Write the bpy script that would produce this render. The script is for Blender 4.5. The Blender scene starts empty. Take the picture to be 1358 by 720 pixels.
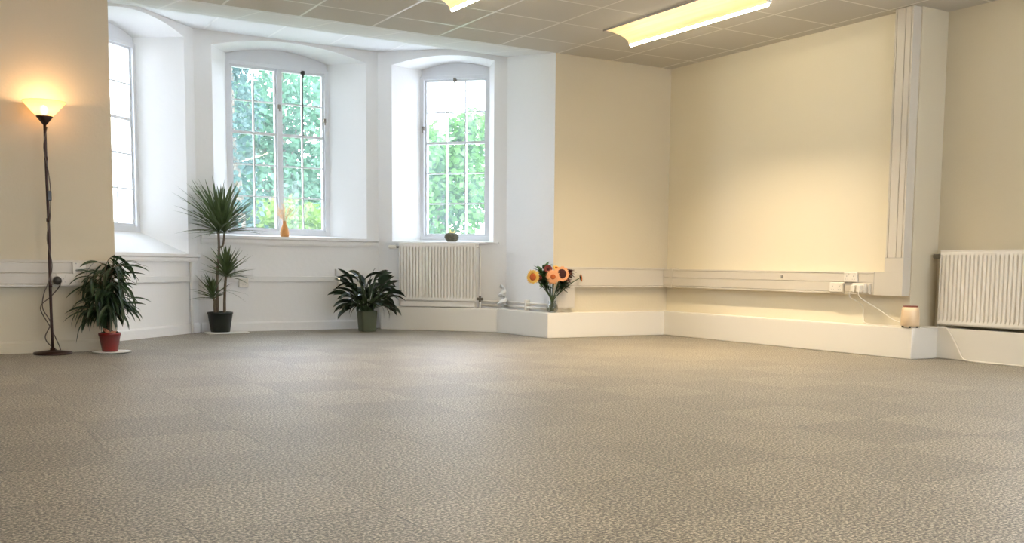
import bpy, bmesh, math, random
from mathutils import Vector, Matrix
random.seed(7)
S = bpy.context.scene
COL = S.collection
PI = math.pi
V = Vector

# ------------------------------------------------------------------ materials
def mat(name, color, rough=0.6, metal=0.0, var=0.05, scale=12.0, bump=0.0, bscale=60.0,
        spec=0.5, trans=0.0, emit=None, estr=0.0, sheen=0.0, coat=0.0, translucent=0.0):
    m = bpy.data.materials.new(name); m.use_nodes = True
    nt = m.node_tree; N = nt.nodes; L = nt.links
    b = N['Principled BSDF']
    tc = N.new('ShaderNodeTexCoord')
    nz = N.new('ShaderNodeTexNoise'); nz.inputs['Scale'].default_value = scale; nz.inputs['Detail'].default_value = 3
    L.new(tc.outputs['Object'], nz.inputs['Vector'])
    mx = N.new('ShaderNodeMix'); mx.data_type = 'RGBA'
    c = color
    mx.inputs[6].default_value = (c[0]*(1-var), c[1]*(1-var), c[2]*(1-var), 1)
    mx.inputs[7].default_value = (min(1, c[0]*(1+var)), min(1, c[1]*(1+var)), min(1, c[2]*(1+var)), 1)
    L.new(nz.outputs['Fac'], mx.inputs[0]); L.new(mx.outputs[2], b.inputs['Base Color'])
    b.inputs['Roughness'].default_value = rough; b.inputs['Metallic'].default_value = metal
    b.inputs['Specular IOR Level'].default_value = spec
    b.inputs['Transmission Weight'].default_value = trans
    b.inputs['Sheen Weight'].default_value = sheen
    b.inputs['Coat Weight'].default_value = coat
    if emit:
        b.inputs['Emission Color'].default_value = (*emit, 1); b.inputs['Emission Strength'].default_value = estr
    if bump:
        n2 = N.new('ShaderNodeTexNoise'); n2.inputs['Scale'].default_value = bscale; n2.inputs['Detail'].default_value = 4
        L.new(tc.outputs['Object'], n2.inputs['Vector'])
        bp = N.new('ShaderNodeBump'); bp.inputs['Strength'].default_value = bump; bp.inputs['Distance'].default_value = 0.01
        L.new(n2.outputs['Fac'], bp.inputs['Height']); L.new(bp.outputs['Normal'], b.inputs['Normal'])
    if translucent:
        out = N['Material Output']; tr = N.new('ShaderNodeBsdfTranslucent'); ms = N.new('ShaderNodeMixShader')
        L.new(mx.outputs[2], tr.inputs['Color']); ms.inputs[0].default_value = translucent
        L.new(b.outputs[0], ms.inputs[1]); L.new(tr.outputs[0], ms.inputs[2]); L.new(ms.outputs[0], out.inputs['Surface'])
    return m

def glass_mat(name, tint=(0.99, 0.985, 1.0), gloss=0.05, film=0.0, veilc=(0.8, 1, 0.96)):
    m = bpy.data.materials.new(name); m.use_nodes = True
    nt = m.node_tree; N = nt.nodes; L = nt.links
    N.remove(N['Principled BSDF']); out = N['Material Output']
    t = N.new('ShaderNodeBsdfTransparent'); t.inputs[0].default_value = (*tint, 1)
    g = N.new('ShaderNodeBsdfGlossy'); g.inputs['Roughness'].default_value = 0.02
    lw = N.new('ShaderNodeLayerWeight'); lw.inputs['Blend'].default_value = 0.15
    mu = N.new('ShaderNodeMath'); mu.operation = 'MULTIPLY_ADD'; mu.inputs[1].default_value = 0.5; mu.inputs[2].default_value = gloss*0.5
    L.new(lw.outputs['Fresnel'], mu.inputs[0])
    ms = N.new('ShaderNodeMixShader'); L.new(mu.outputs[0], ms.inputs[0])
    L.new(t.outputs[0], ms.inputs[1]); L.new(g.outputs[0], ms.inputs[2]); L.new(ms.outputs[0], out.inputs['Surface'])
    if film:   # thin film painted into the panes to haze the view
        d = N.new('ShaderNodeBsdfTranslucent'); d.inputs[0].default_value = (*veilc, 1)
        nz = N.new('ShaderNodeTexNoise'); nz.inputs['Scale'].default_value = 3
        mm = N.new('ShaderNodeMath'); mm.operation = 'MULTIPLY'; mm.inputs[1].default_value = film*2; L.new(nz.outputs['Fac'], mm.inputs[0])
        m2 = N.new('ShaderNodeMixShader'); L.new(mm.outputs[0], m2.inputs[0]); L.new(ms.outputs[0], m2.inputs[1]); L.new(d.outputs[0], m2.inputs[2]); L.new(m2.outputs[0], out.inputs['Surface'])
    return m

def carpet_mat():
    m = bpy.data.materials.new('carpet'); m.use_nodes = True
    nt = m.node_tree; N = nt.nodes; L = nt.links; b = N['Principled BSDF']
    tc = N.new('ShaderNodeTexCoord')
    # tile index: half metre squares laid parallel with the walls
    mp = N.new('ShaderNodeMapping'); mp.inputs['Location'].default_value = (-0.54*2, -5.0*2, 0); mp.inputs['Scale'].default_value = (2, 2, 2)
    L.new(tc.outputs['Object'], mp.inputs['Vector'])
    fl = N.new('ShaderNodeVectorMath'); fl.operation = 'FLOOR'; L.new(mp.outputs[0], fl.inputs[0])
    sep = N.new('ShaderNodeSeparateXYZ'); L.new(fl.outputs[0], sep.inputs[0])
    ad = N.new('ShaderNodeMath'); ad.operation = 'ADD'; L.new(sep.outputs[0], ad.inputs[0]); L.new(sep.outputs[1], ad.inputs[1])
    mo = N.new('ShaderNodeMath'); mo.operation = 'PINGPONG'; mo.inputs[1].default_value = 1.0; L.new(ad.outputs[0], mo.inputs[0])
    wn = N.new('ShaderNodeTexWhiteNoise'); wn.noise_dimensions = '2D'; L.new(fl.outputs[0], wn.inputs['Vector'])
    # tile brightness = shading of alternate pile direction put into the colour + chance
    tb = N.new('ShaderNodeMath'); tb.operation = 'MULTIPLY_ADD'; tb.inputs[1].default_value = 0.11; tb.inputs[2].default_value = 0.84
    L.new(mo.outputs[0], tb.inputs[0])
    tb2 = N.new('ShaderNodeMath'); tb2.operation = 'MULTIPLY_ADD'; tb2.inputs[1].default_value = 0.10
    L.new(wn.outputs['Value'], tb2.inputs[0]); L.new(tb.outputs[0], tb2.inputs[2])
    # pile speckle, two scales
    n1 = N.new('ShaderNodeTexNoise'); n1.inputs['Scale'].default_value = 115; n1.inputs['Detail'].default_value = 3; n1.inputs['Roughness'].default_value = 0.7
    n2 = N.new('ShaderNodeTexNoise'); n2.inputs['Scale'].default_value = 1.3; n2.inputs['Detail'].default_value = 4
    L.new(tc.outputs['Object'], n1.inputs['Vector']); L.new(tc.outputs['Object'], n2.inputs['Vector'])
    cr = N.new('ShaderNodeValToRGB'); e = cr.color_ramp.elements
    e[0].position = 0.385; e[0].color = (0.045, 0.038, 0.025, 1)
    e[1].position = 0.615; e[1].color = (0.56, 0.485, 0.36, 1)
    k = cr.color_ramp.elements.new(0.5); k.color = (0.185, 0.160, 0.120, 1)
    L.new(n1.outputs['Fac'], cr.inputs[0])
    pm = N.new('ShaderNodeMath'); pm.operation = 'MULTIPLY_ADD'; pm.inputs[1].default_value = 0.25; pm.inputs[2].default_value = 0.875
    L.new(n2.outputs['Fac'], pm.inputs[0])
    mm = N.new('ShaderNodeMath'); mm.operation = 'MULTIPLY'; L.new(tb2.outputs[0], mm.inputs[0]); L.new(pm.outputs[0], mm.inputs[1])
    # thin dark seam between tiles
    fr = N.new('ShaderNodeVectorMath'); fr.operation = 'FRACTION'; L.new(mp.outputs[0], fr.inputs[0])
    s2 = N.new('ShaderNodeSeparateXYZ'); L.new(fr.outputs[0], s2.inputs[0])
    lt1 = N.new('ShaderNodeMath'); lt1.operation = 'LESS_THAN'; lt1.inputs[1].default_value = 0.007; L.new(s2.outputs[0], lt1.inputs[0])
    lt2 = N.new('ShaderNodeMath'); lt2.operation = 'LESS_THAN'; lt2.inputs[1].default_value = 0.009; L.new(s2.outputs[1], lt2.inputs[0])
    mxx = N.new('ShaderNodeMath'); mxx.operation = 'MAXIMUM'; L.new(lt1.outputs[0], mxx.inputs[0]); L.new(lt2.outputs[0], mxx.inputs[1])
    n3 = N.new('ShaderNodeTexNoise'); n3.inputs['Scale'].default_value = 2.2; L.new(tc.outputs['Object'], n3.inputs['Vector'])
    gt = N.new('ShaderNodeMath'); gt.operation = 'GREATER_THAN'; gt.inputs[1].default_value = 0.53; L.new(n3.outputs['Fac'], gt.inputs[0])
    sm = N.new('ShaderNodeMath'); sm.operation = 'MULTIPLY'; L.new(mxx.outputs[0], sm.inputs[0]); L.new(gt.outputs[0], sm.inputs[1])
    sf = N.new('ShaderNodeMath'); sf.operation = 'MULTIPLY_ADD'; sf.inputs[1].default_value = -0.6; sf.inputs[2].default_value = 1.0; L.new(sm.outputs[0], sf.inputs[0])
    m3 = N.new('ShaderNodeMath'); m3.operation = 'MULTIPLY'; L.new(mm.outputs[0], m3.inputs[0]); L.new(sf.outputs[0], m3.inputs[1])
    vm = N.new('ShaderNodeVectorMath'); vm.operation = 'SCALE'; L.new(cr.outputs[0], vm.inputs[0]); L.new(m3.outputs[0], vm.inputs['Scale'])
    L.new(vm.outputs[0], b.inputs['Base Color'])
    b.inputs['Roughness'].default_value = 0.5; b.inputs['Specular IOR Level'].default_value = 0.38
    b.inputs['Sheen Weight'].default_value = 0.08; b.inputs['Sheen Roughness'].default_value = 0.5
    bp = N.new('ShaderNodeBump'); bp.inputs['Strength'].default_value = 0.18; bp.inputs['Distance'].default_value = 0.004
    L.new(n1.outputs['Fac'], bp.inputs['Height']); L.new(bp.outputs[0], b.inputs['Normal'])
    return m

def tile_ceiling_mat(name, col, ox, oy, sx, sy, linec, lw=0.018, lstr=0.6):
    m = bpy.data.materials.new(name); m.use_nodes = True
    nt = m.node_tree; N = nt.nodes; L = nt.links; b = N['Principled BSDF']
    tc = N.new('ShaderNodeTexCoord')
    mp = N.new('ShaderNodeMapping'); mp.inputs['Location'].default_value = (-ox/sx, -oy/sy, 0); mp.inputs['Scale'].default_value = (1/sx, 1/sy, 1)
    L.new(tc.outputs['Object'], mp.inputs['Vector'])
    fr = N.new('ShaderNodeVectorMath'); fr.operation = 'FRACTION'; L.new(mp.outputs[0], fr.inputs[0])
    s2 = N.new('ShaderNodeSeparateXYZ'); L.new(fr.outputs[0], s2.inputs[0])
    a = N.new('ShaderNodeMath'); a.operation = 'LESS_THAN'; a.inputs[1].default_value = lw/sx; L.new(s2.outputs[0], a.inputs[0])
    c = N.new('ShaderNodeMath'); c.operation = 'LESS_THAN'; c.inputs[1].default_value = lw/sy; L.new(s2.outputs[1], c.inputs[0])
    mxm = N.new('ShaderNodeMath'); mxm.operation = 'MAXIMUM'; L.new(a.outputs[0], mxm.inputs[0]); L.new(c.outputs[0], mxm.inputs[1])
    ms = N.new('ShaderNodeMath'); ms.operation = 'MULTIPLY'; ms.inputs[1].default_value = lstr; L.new(mxm.outputs[0], ms.inputs[0])
    fl = N.new('ShaderNodeVectorMath'); fl.operation = 'FLOOR'; L.new(mp.outputs[0], fl.inputs[0])
    wn = N.new('ShaderNodeTexWhiteNoise'); wn.noise_dimensions = '2D'; L.new(fl.outputs[0], wn.inputs['Vector'])
    nz = N.new('ShaderNodeTexNoise'); nz.inputs['Scale'].default_value = 90; L.new(tc.outputs['Object'], nz.inputs['Vector'])
    ad = N.new('ShaderNodeMath'); ad.operation = 'ADD'; L.new(wn.outputs['Value'], ad.inputs[0]); L.new(nz.outputs['Fac'], ad.inputs[1])
    f2 = N.new('ShaderNodeMath'); f2.operation = 'MULTIPLY_ADD'; f2.inputs[1].default_value = 0.05; f2.inputs[2].default_value = 0.95; L.new(ad.outputs[0], f2.inputs[0])
    vm = N.new('ShaderNodeVectorMath'); vm.operation = 'SCALE'; vm.inputs[0].default_value = col; L.new(f2.outputs[0], vm.inputs['Scale'])
    mx = N.new('ShaderNodeMix'); mx.data_type = 'RGBA'; L.new(ms.outputs[0], mx.inputs[0]); L.new(vm.outputs[0], mx.inputs[6]); mx.inputs[7].default_value = (*linec, 1)
    rr = N.new('ShaderNodeMath'); rr.operation = 'MULTIPLY_ADD'; rr.inputs[1].default_value = -0.6; rr.inputs[2].default_value = 0.9; L.new(mxm.outputs[0], rr.inputs[0]); L.new(rr.outputs[0], b.inputs['Roughness'])
    me_ = N.new('ShaderNodeMath'); me_.operation = 'MULTIPLY'; me_.inputs[1].default_value = 0.5; L.new(mxm.outputs[0], me_.inputs[0]); L.new(me_.outputs[0], b.inputs['Metallic'])
    L.new(mx.outputs[2], b.inputs['Base Color']); b.inputs['Specular IOR Level'].default_value = 0.2
    bp = N.new('ShaderNodeBump'); bp.inputs['Strength'].default_value = 0.3; bp.inputs['Distance'].default_value = 0.003
    L.new(nz.outputs['Fac'], bp.inputs['Height']); L.new(bp.outputs[0], b.inputs['Normal'])
    return m

M = {}
M['cream'] = mat('cream_wall_paint', (0.62, 0.555, 0.42), 0.75, var=0.02, scale=1.5, bump=0.12, bscale=40)
M['panel'] = mat('pale_cream_boarding', (0.74, 0.675, 0.53), 0.55, var=0.015, scale=1.2, bump=0.05, bscale=30)  # wall cream made paler, so the glow on this wall is in the paint
M['white'] = mat('white_wall_paint', (0.84, 0.84, 0.835), 0.7, var=0.02, scale=1.5, bump=0.15, bscale=25)
M['ledge'] = mat('white_gloss_boxing', (0.77, 0.74, 0.675), 0.45, var=0.02, scale=2, bump=0.05, bscale=10)
M['carpet'] = carpet_mat()
M['tile'] = tile_ceiling_mat('ceiling_tile', (0.58, 0.56, 0.52), 3.785, 7.49, 0.59, 0.57, (0.86, 0.84, 0.80))
M['baytile'] = tile_ceiling_mat('bay_ceiling_tile', (0.78, 0.79, 0.80), 3.5, 8.6, 0.59, 0.59, (0.88, 0.88, 0.88), 0.02, 0.5)
M['frame'] = mat('window_paint', (0.74, 0.76, 0.79), 0.4, var=0.03, scale=8)
M['glass'] = glass_mat('window_glass', film=0.03, veilc=(0.75, 1.0, 0.97))
M['pvc'] = mat('white_plastic_trunking', (0.60, 0.555, 0.48), 0.38, var=0.02, scale=4)
M['pvc_bay'] = mat('painted_bay_trunking', (0.80, 0.80, 0.79), 0.5, var=0.02, scale=4)
M['groove'] = mat('groove_grey', (0.40, 0.38, 0.35), 0.7)
M['plate'] = mat('socket_plastic', (0.74, 0.70, 0.62), 0.3, var=0.01)
M['black'] = mat('black_plastic', (0.02, 0.018, 0.018), 0.35)
M['lampmetal'] = mat('dark_brown_metal', (0.045, 0.022, 0.018), 0.35, metal=0.5)
M['rad'] = mat('radiator_enamel', (0.83, 0.80, 0.74), 0.35, var=0.015, scale=3)
M['radback'] = mat('radiator_inner_steel', (0.25, 0.23, 0.20), 0.6)
M['brass'] = mat('aged_valve_metal', (0.22, 0.2, 0.17), 0.4, metal=0.8)
M['wcord'] = mat('white_cable', (0.84, 0.80, 0.72), 0.5)
M['bcord'] = mat('dark_cable', (0.10, 0.075, 0.06), 0.5)
M['redpot'] = mat('red_glazed_pot', (0.19, 0.008, 0.008), 0.3, var=0.1, coat=0.3)
M['darkpot'] = mat('dark_green_black_pot', (0.012, 0.018, 0.014), 0.4, var=0.2)
M['olivepot'] = mat('olive_green_pot', (0.07, 0.085, 0.045), 0.5, var=0.15)
M['soil'] = mat('potting_soil', (0.05, 0.03, 0.02), 0.95, var=0.5, scale=60, bump=0.8, bscale=80)
M['plasticbag'] = mat('pink_plant_tag', (0.75, 0.30, 0.18), 0.6)
M['saucer'] = mat('white_glazed_saucer', (0.86, 0.85, 0.82), 0.3)
M['leafdark'] = mat('dark_green_leaf', (0.022, 0.05, 0.02), 0.38, var=0.5, scale=9, translucent=0.15)
M['leafdrac'] = mat('grey_green_leaf', (0.085, 0.12, 0.045), 0.42, var=0.55, scale=10, translucent=0.2)
M['leaflily'] = mat('glossy_dark_leaf', (0.02, 0.035, 0.02), 0.22, var=0.5, scale=12, coat=0.3, translucent=0.08)
M['leafbright'] = mat('bouquet_leaf', (0.045, 0.11, 0.03), 0.5, var=0.3, translucent=0.15)
M['leafred'] = mat('reddish_bouquet_leaf', (0.11, 0.035, 0.025), 0.55, var=0.5, scale=25)
M['stem'] = mat('woody_stem', (0.14, 0.11, 0.075), 0.8, var=0.3, scale=40, bump=0.3)
M['gstem'] = mat('green_flower_stem', (0.055, 0.09, 0.03), 0.55, var=0.2)
M['petalorange'] = mat('orange_petal', (0.78, 0.24, 0.05), 0.6, var=0.25, scale=30, translucent=0.2)
M['petalyellow'] = mat('yellow_petal', (0.92, 0.55, 0.12), 0.6, var=0.2, scale=30, translucent=0.2)
M['petalpeach'] = mat('peach_petal', (0.88, 0.42, 0.2), 0.6, var=0.2, scale=30, translucent=0.2)
M['petalred'] = mat('dark_red_petal', (0.16, 0.012, 0.01), 0.6, var=0.3, scale=30)
M['floret'] = mat('dark_flower_centre', (0.05, 0.008, 0.006), 0.85, var=0.4, scale=90, bump=0.8, bscale=200)
M['floretor'] = mat('orange_flower_centre', (0.5, 0.11, 0.02), 0.85, var=0.3, scale=90, bump=0.8, bscale=200)
M['clearglass'] = glass_mat('clear_vase_glass', (0.93, 0.95, 0.94), 0.15)
M['water'] = glass_mat('vase_water', (0.93, 0.95, 0.93), 0.05)
M['amber'] = mat('amber_ceramic', (0.80, 0.40, 0.12), 0.35, var=0.2, scale=20, translucent=0.25)
M['dried'] = mat('dried_grass', (0.90, 0.70, 0.48), 0.9, var=0.12, scale=40, translucent=0.35)
M['stonepot'] = mat('mottled_stone_bowl', (0.12, 0.11, 0.07), 0.7, var=0.8, scale=45, bump=0.6, bscale=60)
M['succ'] = mat('dry_yellow_plant', (0.75, 0.58, 0.25), 0.7, var=0.3, translucent=0.3)
M['spiral'] = mat('white_ribbon', (0.85, 0.88, 0.90), 0.3)
M['spiraldark'] = mat('grey_ribbon_edge', (0.35, 0.42, 0.45), 0.3)
M['cup'] = mat('beige_ceramic', (0.74, 0.56, 0.36), 0.4, var=0.08, scale=15)
M['cupin'] = mat('dark_red_inside', (0.18, 0.04, 0.025), 0.6, var=0.4, scale=40)
M['lightbody'] = mat('fitting_enamel', (0.84, 0.80, 0.70), 0.35, var=0.01)
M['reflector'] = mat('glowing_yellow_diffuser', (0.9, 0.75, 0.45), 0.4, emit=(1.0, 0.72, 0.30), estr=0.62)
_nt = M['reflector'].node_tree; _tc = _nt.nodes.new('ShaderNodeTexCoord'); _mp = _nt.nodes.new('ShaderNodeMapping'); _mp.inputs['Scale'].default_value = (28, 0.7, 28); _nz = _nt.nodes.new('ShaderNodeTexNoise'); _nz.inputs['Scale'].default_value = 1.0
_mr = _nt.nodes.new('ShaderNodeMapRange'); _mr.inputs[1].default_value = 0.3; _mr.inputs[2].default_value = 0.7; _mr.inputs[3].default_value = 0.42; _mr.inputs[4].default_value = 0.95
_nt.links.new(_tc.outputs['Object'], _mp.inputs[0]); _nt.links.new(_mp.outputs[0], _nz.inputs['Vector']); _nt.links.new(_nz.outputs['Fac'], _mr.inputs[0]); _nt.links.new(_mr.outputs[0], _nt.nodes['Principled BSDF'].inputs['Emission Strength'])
M['tube'] = mat('glowing_tube', (1, 1, 1), 0.5, emit=(1.0, 0.86, 0.60), estr=32)
M['bulb'] = mat('glowing_bulb', (1, 1, 1), 0.5, emit=(1.0, 0.72, 0.32), estr=18)
M['shade'] = mat('frosted_glass_shade', (0.82, 0.66, 0.45), 0.45, var=0.03, translucent=0.6)
_nt = M['shade'].node_tree; _ms = [n for n in _nt.nodes if n.type == 'MIX_SHADER'][0]; _t = _nt.nodes.new('ShaderNodeBsdfTransparent'); _m2 = _nt.nodes.new('ShaderNodeMixShader'); _m2.inputs[0].default_value = 0.3
_nt.links.new(_ms.outputs[0], _m2.inputs[1]); _nt.links.new(_t.outputs[0], _m2.inputs[2]); _nt.links.new(_m2.outputs[0], _nt.nodes['Material Output'].inputs['Surface'])
M['grass'] = mat('lawn', (0.09, 0.13, 0.05), 0.9, var=0.4, scale=3, bump=0.5)
M['stone'] = mat('pale_render', (0.84, 0.80, 0.72), 0.85, var=0.06, scale=2, bump=0.3, bscale=20)
M['slate'] = mat('roof_slate', (0.15, 0.16, 0.18), 0.7, var=0.3, scale=5)
M['darkglass'] = mat('dark_window_glass', (0.10, 0.13, 0.15), 0.15)
M['bark'] = mat('bark', (0.13, 0.10, 0.075), 0.9, var=0.4, scale=12, bump=0.6)
M['tree_a'] = mat('blue_green_needles', (0.02, 0.06, 0.055), 0.6, var=0.6, scale=1.6, translucent=0.3)
M['tree_b'] = mat('spring_leaves', (0.075, 0.18, 0.035), 0.6, var=0.5, scale=1.2, translucent=0.4)
M['tree_c'] = mat('mid_green_leaves', (0.065, 0.165, 0.09), 0.6, var=0.5, scale=1.2, translucent=0.4)
M['tree_d'] = mat('yellow_green_leaves', (0.12, 0.21, 0.02), 0.6, var=0.4, scale=1.5, translucent=0.4)

# ------------------------------------------------------------------ mesh helpers
def new_bm(): return bmesh.new()

def obj(name, bm, material, parent=None, smooth=False, bevel=0.0, autosm=False):
    me = bpy.data.meshes.new(name); bmesh.ops.recalc_face_normals(bm, faces=bm.faces[:]) if not getattr(bm, 'keepn', False) else None
    bm.to_mesh(me); bm.free()
    o = bpy.data.objects.new(name, me); COL.objects.link(o)
    for m in (material if isinstance(material, (list, tuple)) else [material]): me.materials.append(m)
    if smooth:
        for p in me.polygons: p.use_smooth = True
    if parent: o.parent = parent
    if bevel:
        md = o.modifiers.new('bevel', 'BEVEL'); md.width = bevel; md.segments = 2; md.limit_method = 'ANGLE'; md.angle_limit = math.radians(40)
    return o

def tag(o, label=None, cat=None, group=None, kind=None):
    if label: o['label'] = label
    if cat: o['category'] = cat
    if group: o['group'] = group
    if kind: o['kind'] = kind
    return o

def thing(name, label, cat, loc=(0, 0, 0), rz=0.0, group=None):
    o = bpy.data.objects.new(name, None); COL.objects.link(o)
    o.location = loc; o.rotation_euler = (0, 0, rz); o.empty_display_size = 0.1
    return tag(o, label, cat, group)

def struct(name, bm, m, parent=None, label=None, cat=None, bevel=0.0):
    o = obj(name, bm, m, parent, bevel=bevel)
    if parent is None: tag(o, label, cat, kind='structure')
    return o

def box(bm, x0, x1, y0, y1, z0, z1, mi=0):
    vs = [bm.verts.new(p) for p in ((x0, y0, z0), (x1, y0, z0), (x1, y1, z0), (x0, y1, z0), (x0, y0, z1), (x1, y0, z1), (x1, y1, z1), (x0, y1, z1))]
    for f in ((0, 3, 2, 1), (4, 5, 6, 7), (0, 1, 5, 4), (1, 2, 6, 5), (2, 3, 7, 6), (3, 0, 4, 7)):
        bm.faces.new([vs[i] for i in f]).material_index = mi
    return vs

def prism(bm, pts, z0, z1, mi=0):
    a = [bm.verts.new((p[0], p[1], z0)) for p in pts]; b = [bm.verts.new((p[0], p[1], z1)) for p in pts]
    n = len(pts)
    bm.faces.new(a[::-1]).material_index = mi; bm.faces.new(b).material_index = mi
    for i in range(n): bm.faces.new((a[i], a[(i+1) % n], b[(i+1) % n], b[i])).material_index = mi

def extrude_profile(bm, prof, p0, p1, inward):
    """prof = list of (depth, z); swept from p0 to p1 on plan, depth measured along inward"""
    i = V((inward[0], inward[1], 0)).normalized()
    r = []
    for p in (p0, p1):
        r.append([bm.verts.new((p[0]+i.x*d, p[1]+i.y*d, z)) for d, z in prof])
    n = len(prof)
    for k in range(n): bm.faces.new((r[0][k], r[0][(k+1) % n], r[1][(k+1) % n], r[1][k]))
    bm.faces.new(r[0][::-1]); bm.faces.new(r[1])

def tube(bm, pts, radii, seg=8, cap=True, mi=0):
    pts = [V(p) for p in pts]
    if not isinstance(radii, (list, tuple)): radii = [radii]*len(pts)
    rings = []; up = V((0, 0, 1)); prev = None
    for i, p in enumerate(pts):
        t = (pts[min(i+1, len(pts)-1)]-pts[max(i-1, 0)])
        if t.length < 1e-9: t = V((0, 0, 1))
        t.normalize()
        if prev is None:
            a = t.cross(up)
            if a.length < 0.05: a = t.cross(V((1, 0, 0)))
        else: a = prev - t*prev.dot(t)
        a.normalize(); prev = a; b = t.cross(a)
        rings.append([bm.verts.new(p+(a*math.cos(2*PI*k/seg)+b*math.sin(2*PI*k/seg))*radii[i]) for k in range(seg)])
    for i in range(len(rings)-1):
        for k in range(seg):
            f = bm.faces.new((rings[i][k], rings[i][(k+1) % seg], rings[i+1][(k+1) % seg], rings[i+1][k])); f.material_index = mi
    if cap and seg > 2:
        bm.faces.new(rings[0][::-1]).material_index = mi; bm.faces.new(rings[-1]).material_index = mi

def lathe(bm, prof, seg=32, cx=0, cy=0, mi=0, closed=False):
    rings = []
    for r, z in prof:
        if r < 1e-6: rings.append([bm.verts.new((cx, cy, z))])
        else: rings.append([bm.verts.new((cx+r*math.cos(2*PI*k/seg), cy+r*math.sin(2*PI*k/seg), z)) for k in range(seg)])
    pr = list(zip(rings[:-1], rings[1:]))
    if closed: pr.append((rings[-1], rings[0]))
    for a, b in pr:
        for k in range(seg):
            k2 = (k+1) % seg
            if len(a) == 1 and len(b) == 1: continue
            if len(a) == 1: f = bm.faces.new((a[0], b[k2], b[k]))
            elif len(b) == 1: f = bm.faces.new((a[k], a[k2], b[0]))
            else: f = bm.faces.new((a[k], a[k2], b[k2], b[k]))
            f.material_index = mi

def smooth_path(pts, n=6):
    """Catmull-Rom through pts"""
    P = [V(p) for p in pts]; P = [P[0]*2-P[1]] + P + [P[-1]*2-P[-2]]; out = []
    for i in range(1, len(P)-2):
        for k in range(n):
            t = k/n
            out.append(0.5*((2*P[i]) + (-P[i-1]+P[i+1])*t + (2*P[i-1]-5*P[i]+4*P[i+1]-P[i+2])*t*t + (-P[i-1]+3*P[i]-3*P[i+1]+P[i+2])*t**3))
    out.append(P[-2]); return out

def leaf(bm, base, d, length, width, droop=0.6, seg=6, fold=0.25, wmax=0.4, twist=0.0, roll=0.0):
    """arching blade: starts along d, bends down by droop radians in total"""
    d = V(d).normalized(); side = d.cross(V((0, 0, 1)))
    if side.length < 0.05: side = V((random.uniform(-1, 1), random.uniform(-1, 1), 0))
    side.normalize(); p = V(base); rows = []; ds = length/seg
    for i in range(seg+1):
        t = i/seg
        if t < wmax: w = 0.25+0.75*math.sin(t/wmax*PI/2)
        else: w = math.cos((t-wmax)/(1-wmax)*PI/2)**0.8
        w = max(w, 0.02)*width/2
        n = side.cross(d).normalized()
        s = (side*math.cos(roll+twist*t)+n*math.sin(roll+twist*t)); n = side*-math.sin(roll+twist*t)+n*math.cos(roll+twist*t)
        rows.append((bm.verts.new(p-s*w+n*fold*w), bm.verts.new(p), bm.verts.new(p+s*w+n*fold*w)))
        # bend towards the ground
        ang = droop/seg
        rot = Matrix.Rotation(-ang, 3, side); nd = rot @ d
        if nd.z > d.z: nd = Matrix.Rotation(ang, 3, side) @ d
        if d.z > -0.97: d = nd.normalized()
        p = p+d*ds
    for a, b in zip(rows[:-1], rows[1:]):
        for k in (0, 1):
            bm.faces.new((a[k], a[k+1], b[k+1], b[k]))

def dirv(az, el): return V((math.cos(el)*math.cos(az), math.cos(el)*math.sin(az), math.sin(el)))

# ------------------------------------------------------------------ camera (solved from the room's vanishing points)
CAMZ = 0.65
yaw, pitch, roll = 0.562611224, 0.0952672275, -0.0113342398
fpx, cx_, cy_ = 1348.10688, 736.560409, 482.154784
cam = bpy.data.cameras.new('camera'); co = bpy.data.objects.new('camera', cam); COL.objects.link(co); S.camera = co
fw = V((math.sin(yaw)*math.cos(pitch), math.cos(yaw)*math.cos(pitch), -math.sin(pitch)))
r0 = V((math.cos(yaw), -math.sin(yaw), 0)); dn = fw.cross(r0)
if dn.z > 0: dn = -dn
rt = r0*math.cos(roll)+dn*math.sin(roll); dn2 = -r0*math.sin(roll)+dn*math.cos(roll)
mw = Matrix.Identity(4)
for i in range(3):
    mw[i][0] = rt[i]; mw[i][1] = -dn2[i]; mw[i][2] = -fw[i]
mw[2][3] = CAMZ
co.matrix_world = mw
cam.sensor_fit = 'HORIZONTAL'; cam.sensor_width = 36; cam.lens = fpx/1358*36
cam.shift_x = (679-cx_)/1358; cam.shift_y = (cy_-360)/1358
cam.clip_start = 0.05; cam.clip_end = 300

# ------------------------------------------------------------------ room shell
HC = 2.555; HB = 2.77; X0 = -3.2; Y0 = -3.4; XR = 6.555
B1 = V((1.25, 8.81)); B2 = V((2.24, 9.8)); B3 = V((4.03, 9.8)); B4 = V((4.95, 8.775))
T = 0.12
bm = new_bm(); prism(bm, [(X0-T, Y0-T), (XR+0.3, Y0-T), (XR+0.3, 5.3), (6.6, 8.3), (5.4, 9.0), (4.3, 10.1), (2.0, 10.1), (0.9, 9.0), (X0-T, 8.3)], -0.15, 0)
tag(struct('floor', bm, M['carpet']), 'grey and beige flecked carpet tile floor of the room', 'floor')
bm = new_bm(); prism(bm, [(X0, Y0), (XR, Y0), (XR, 5.0), (6.265, 5.0), (6.265, 7.9), (1.25, 7.9), (1.25, 8.02), (X0, 8.02)], HC, HC+0.12)
tag(struct('ceiling', bm, M['tile']), 'grey suspended tile ceiling with pale grid lines', 'ceiling')
bm = new_bm(); rows_ = []
for y, z, xa, xb in ((7.9, HC+0.001, 1.22, 4.98), (8.02, HC+0.014, 1.22, 4.98), (8.78, 2.662, 1.22, 4.98), (9.2, 2.765, 1.60, 4.62), (9.85, HB, 2.24, 4.05)):
    rows_.append([bm.verts.new(p) for p in ((xa, y, z), (xb, y, z), (xb, y, HB+0.12), (xa, y, HB+0.12))])
for a, b in zip(rows_[:-1], rows_[1:]):
    for k in range(4): bm.faces.new((a[k], a[(k+1) % 4], b[(k+1) % 4], b[k]))
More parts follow.
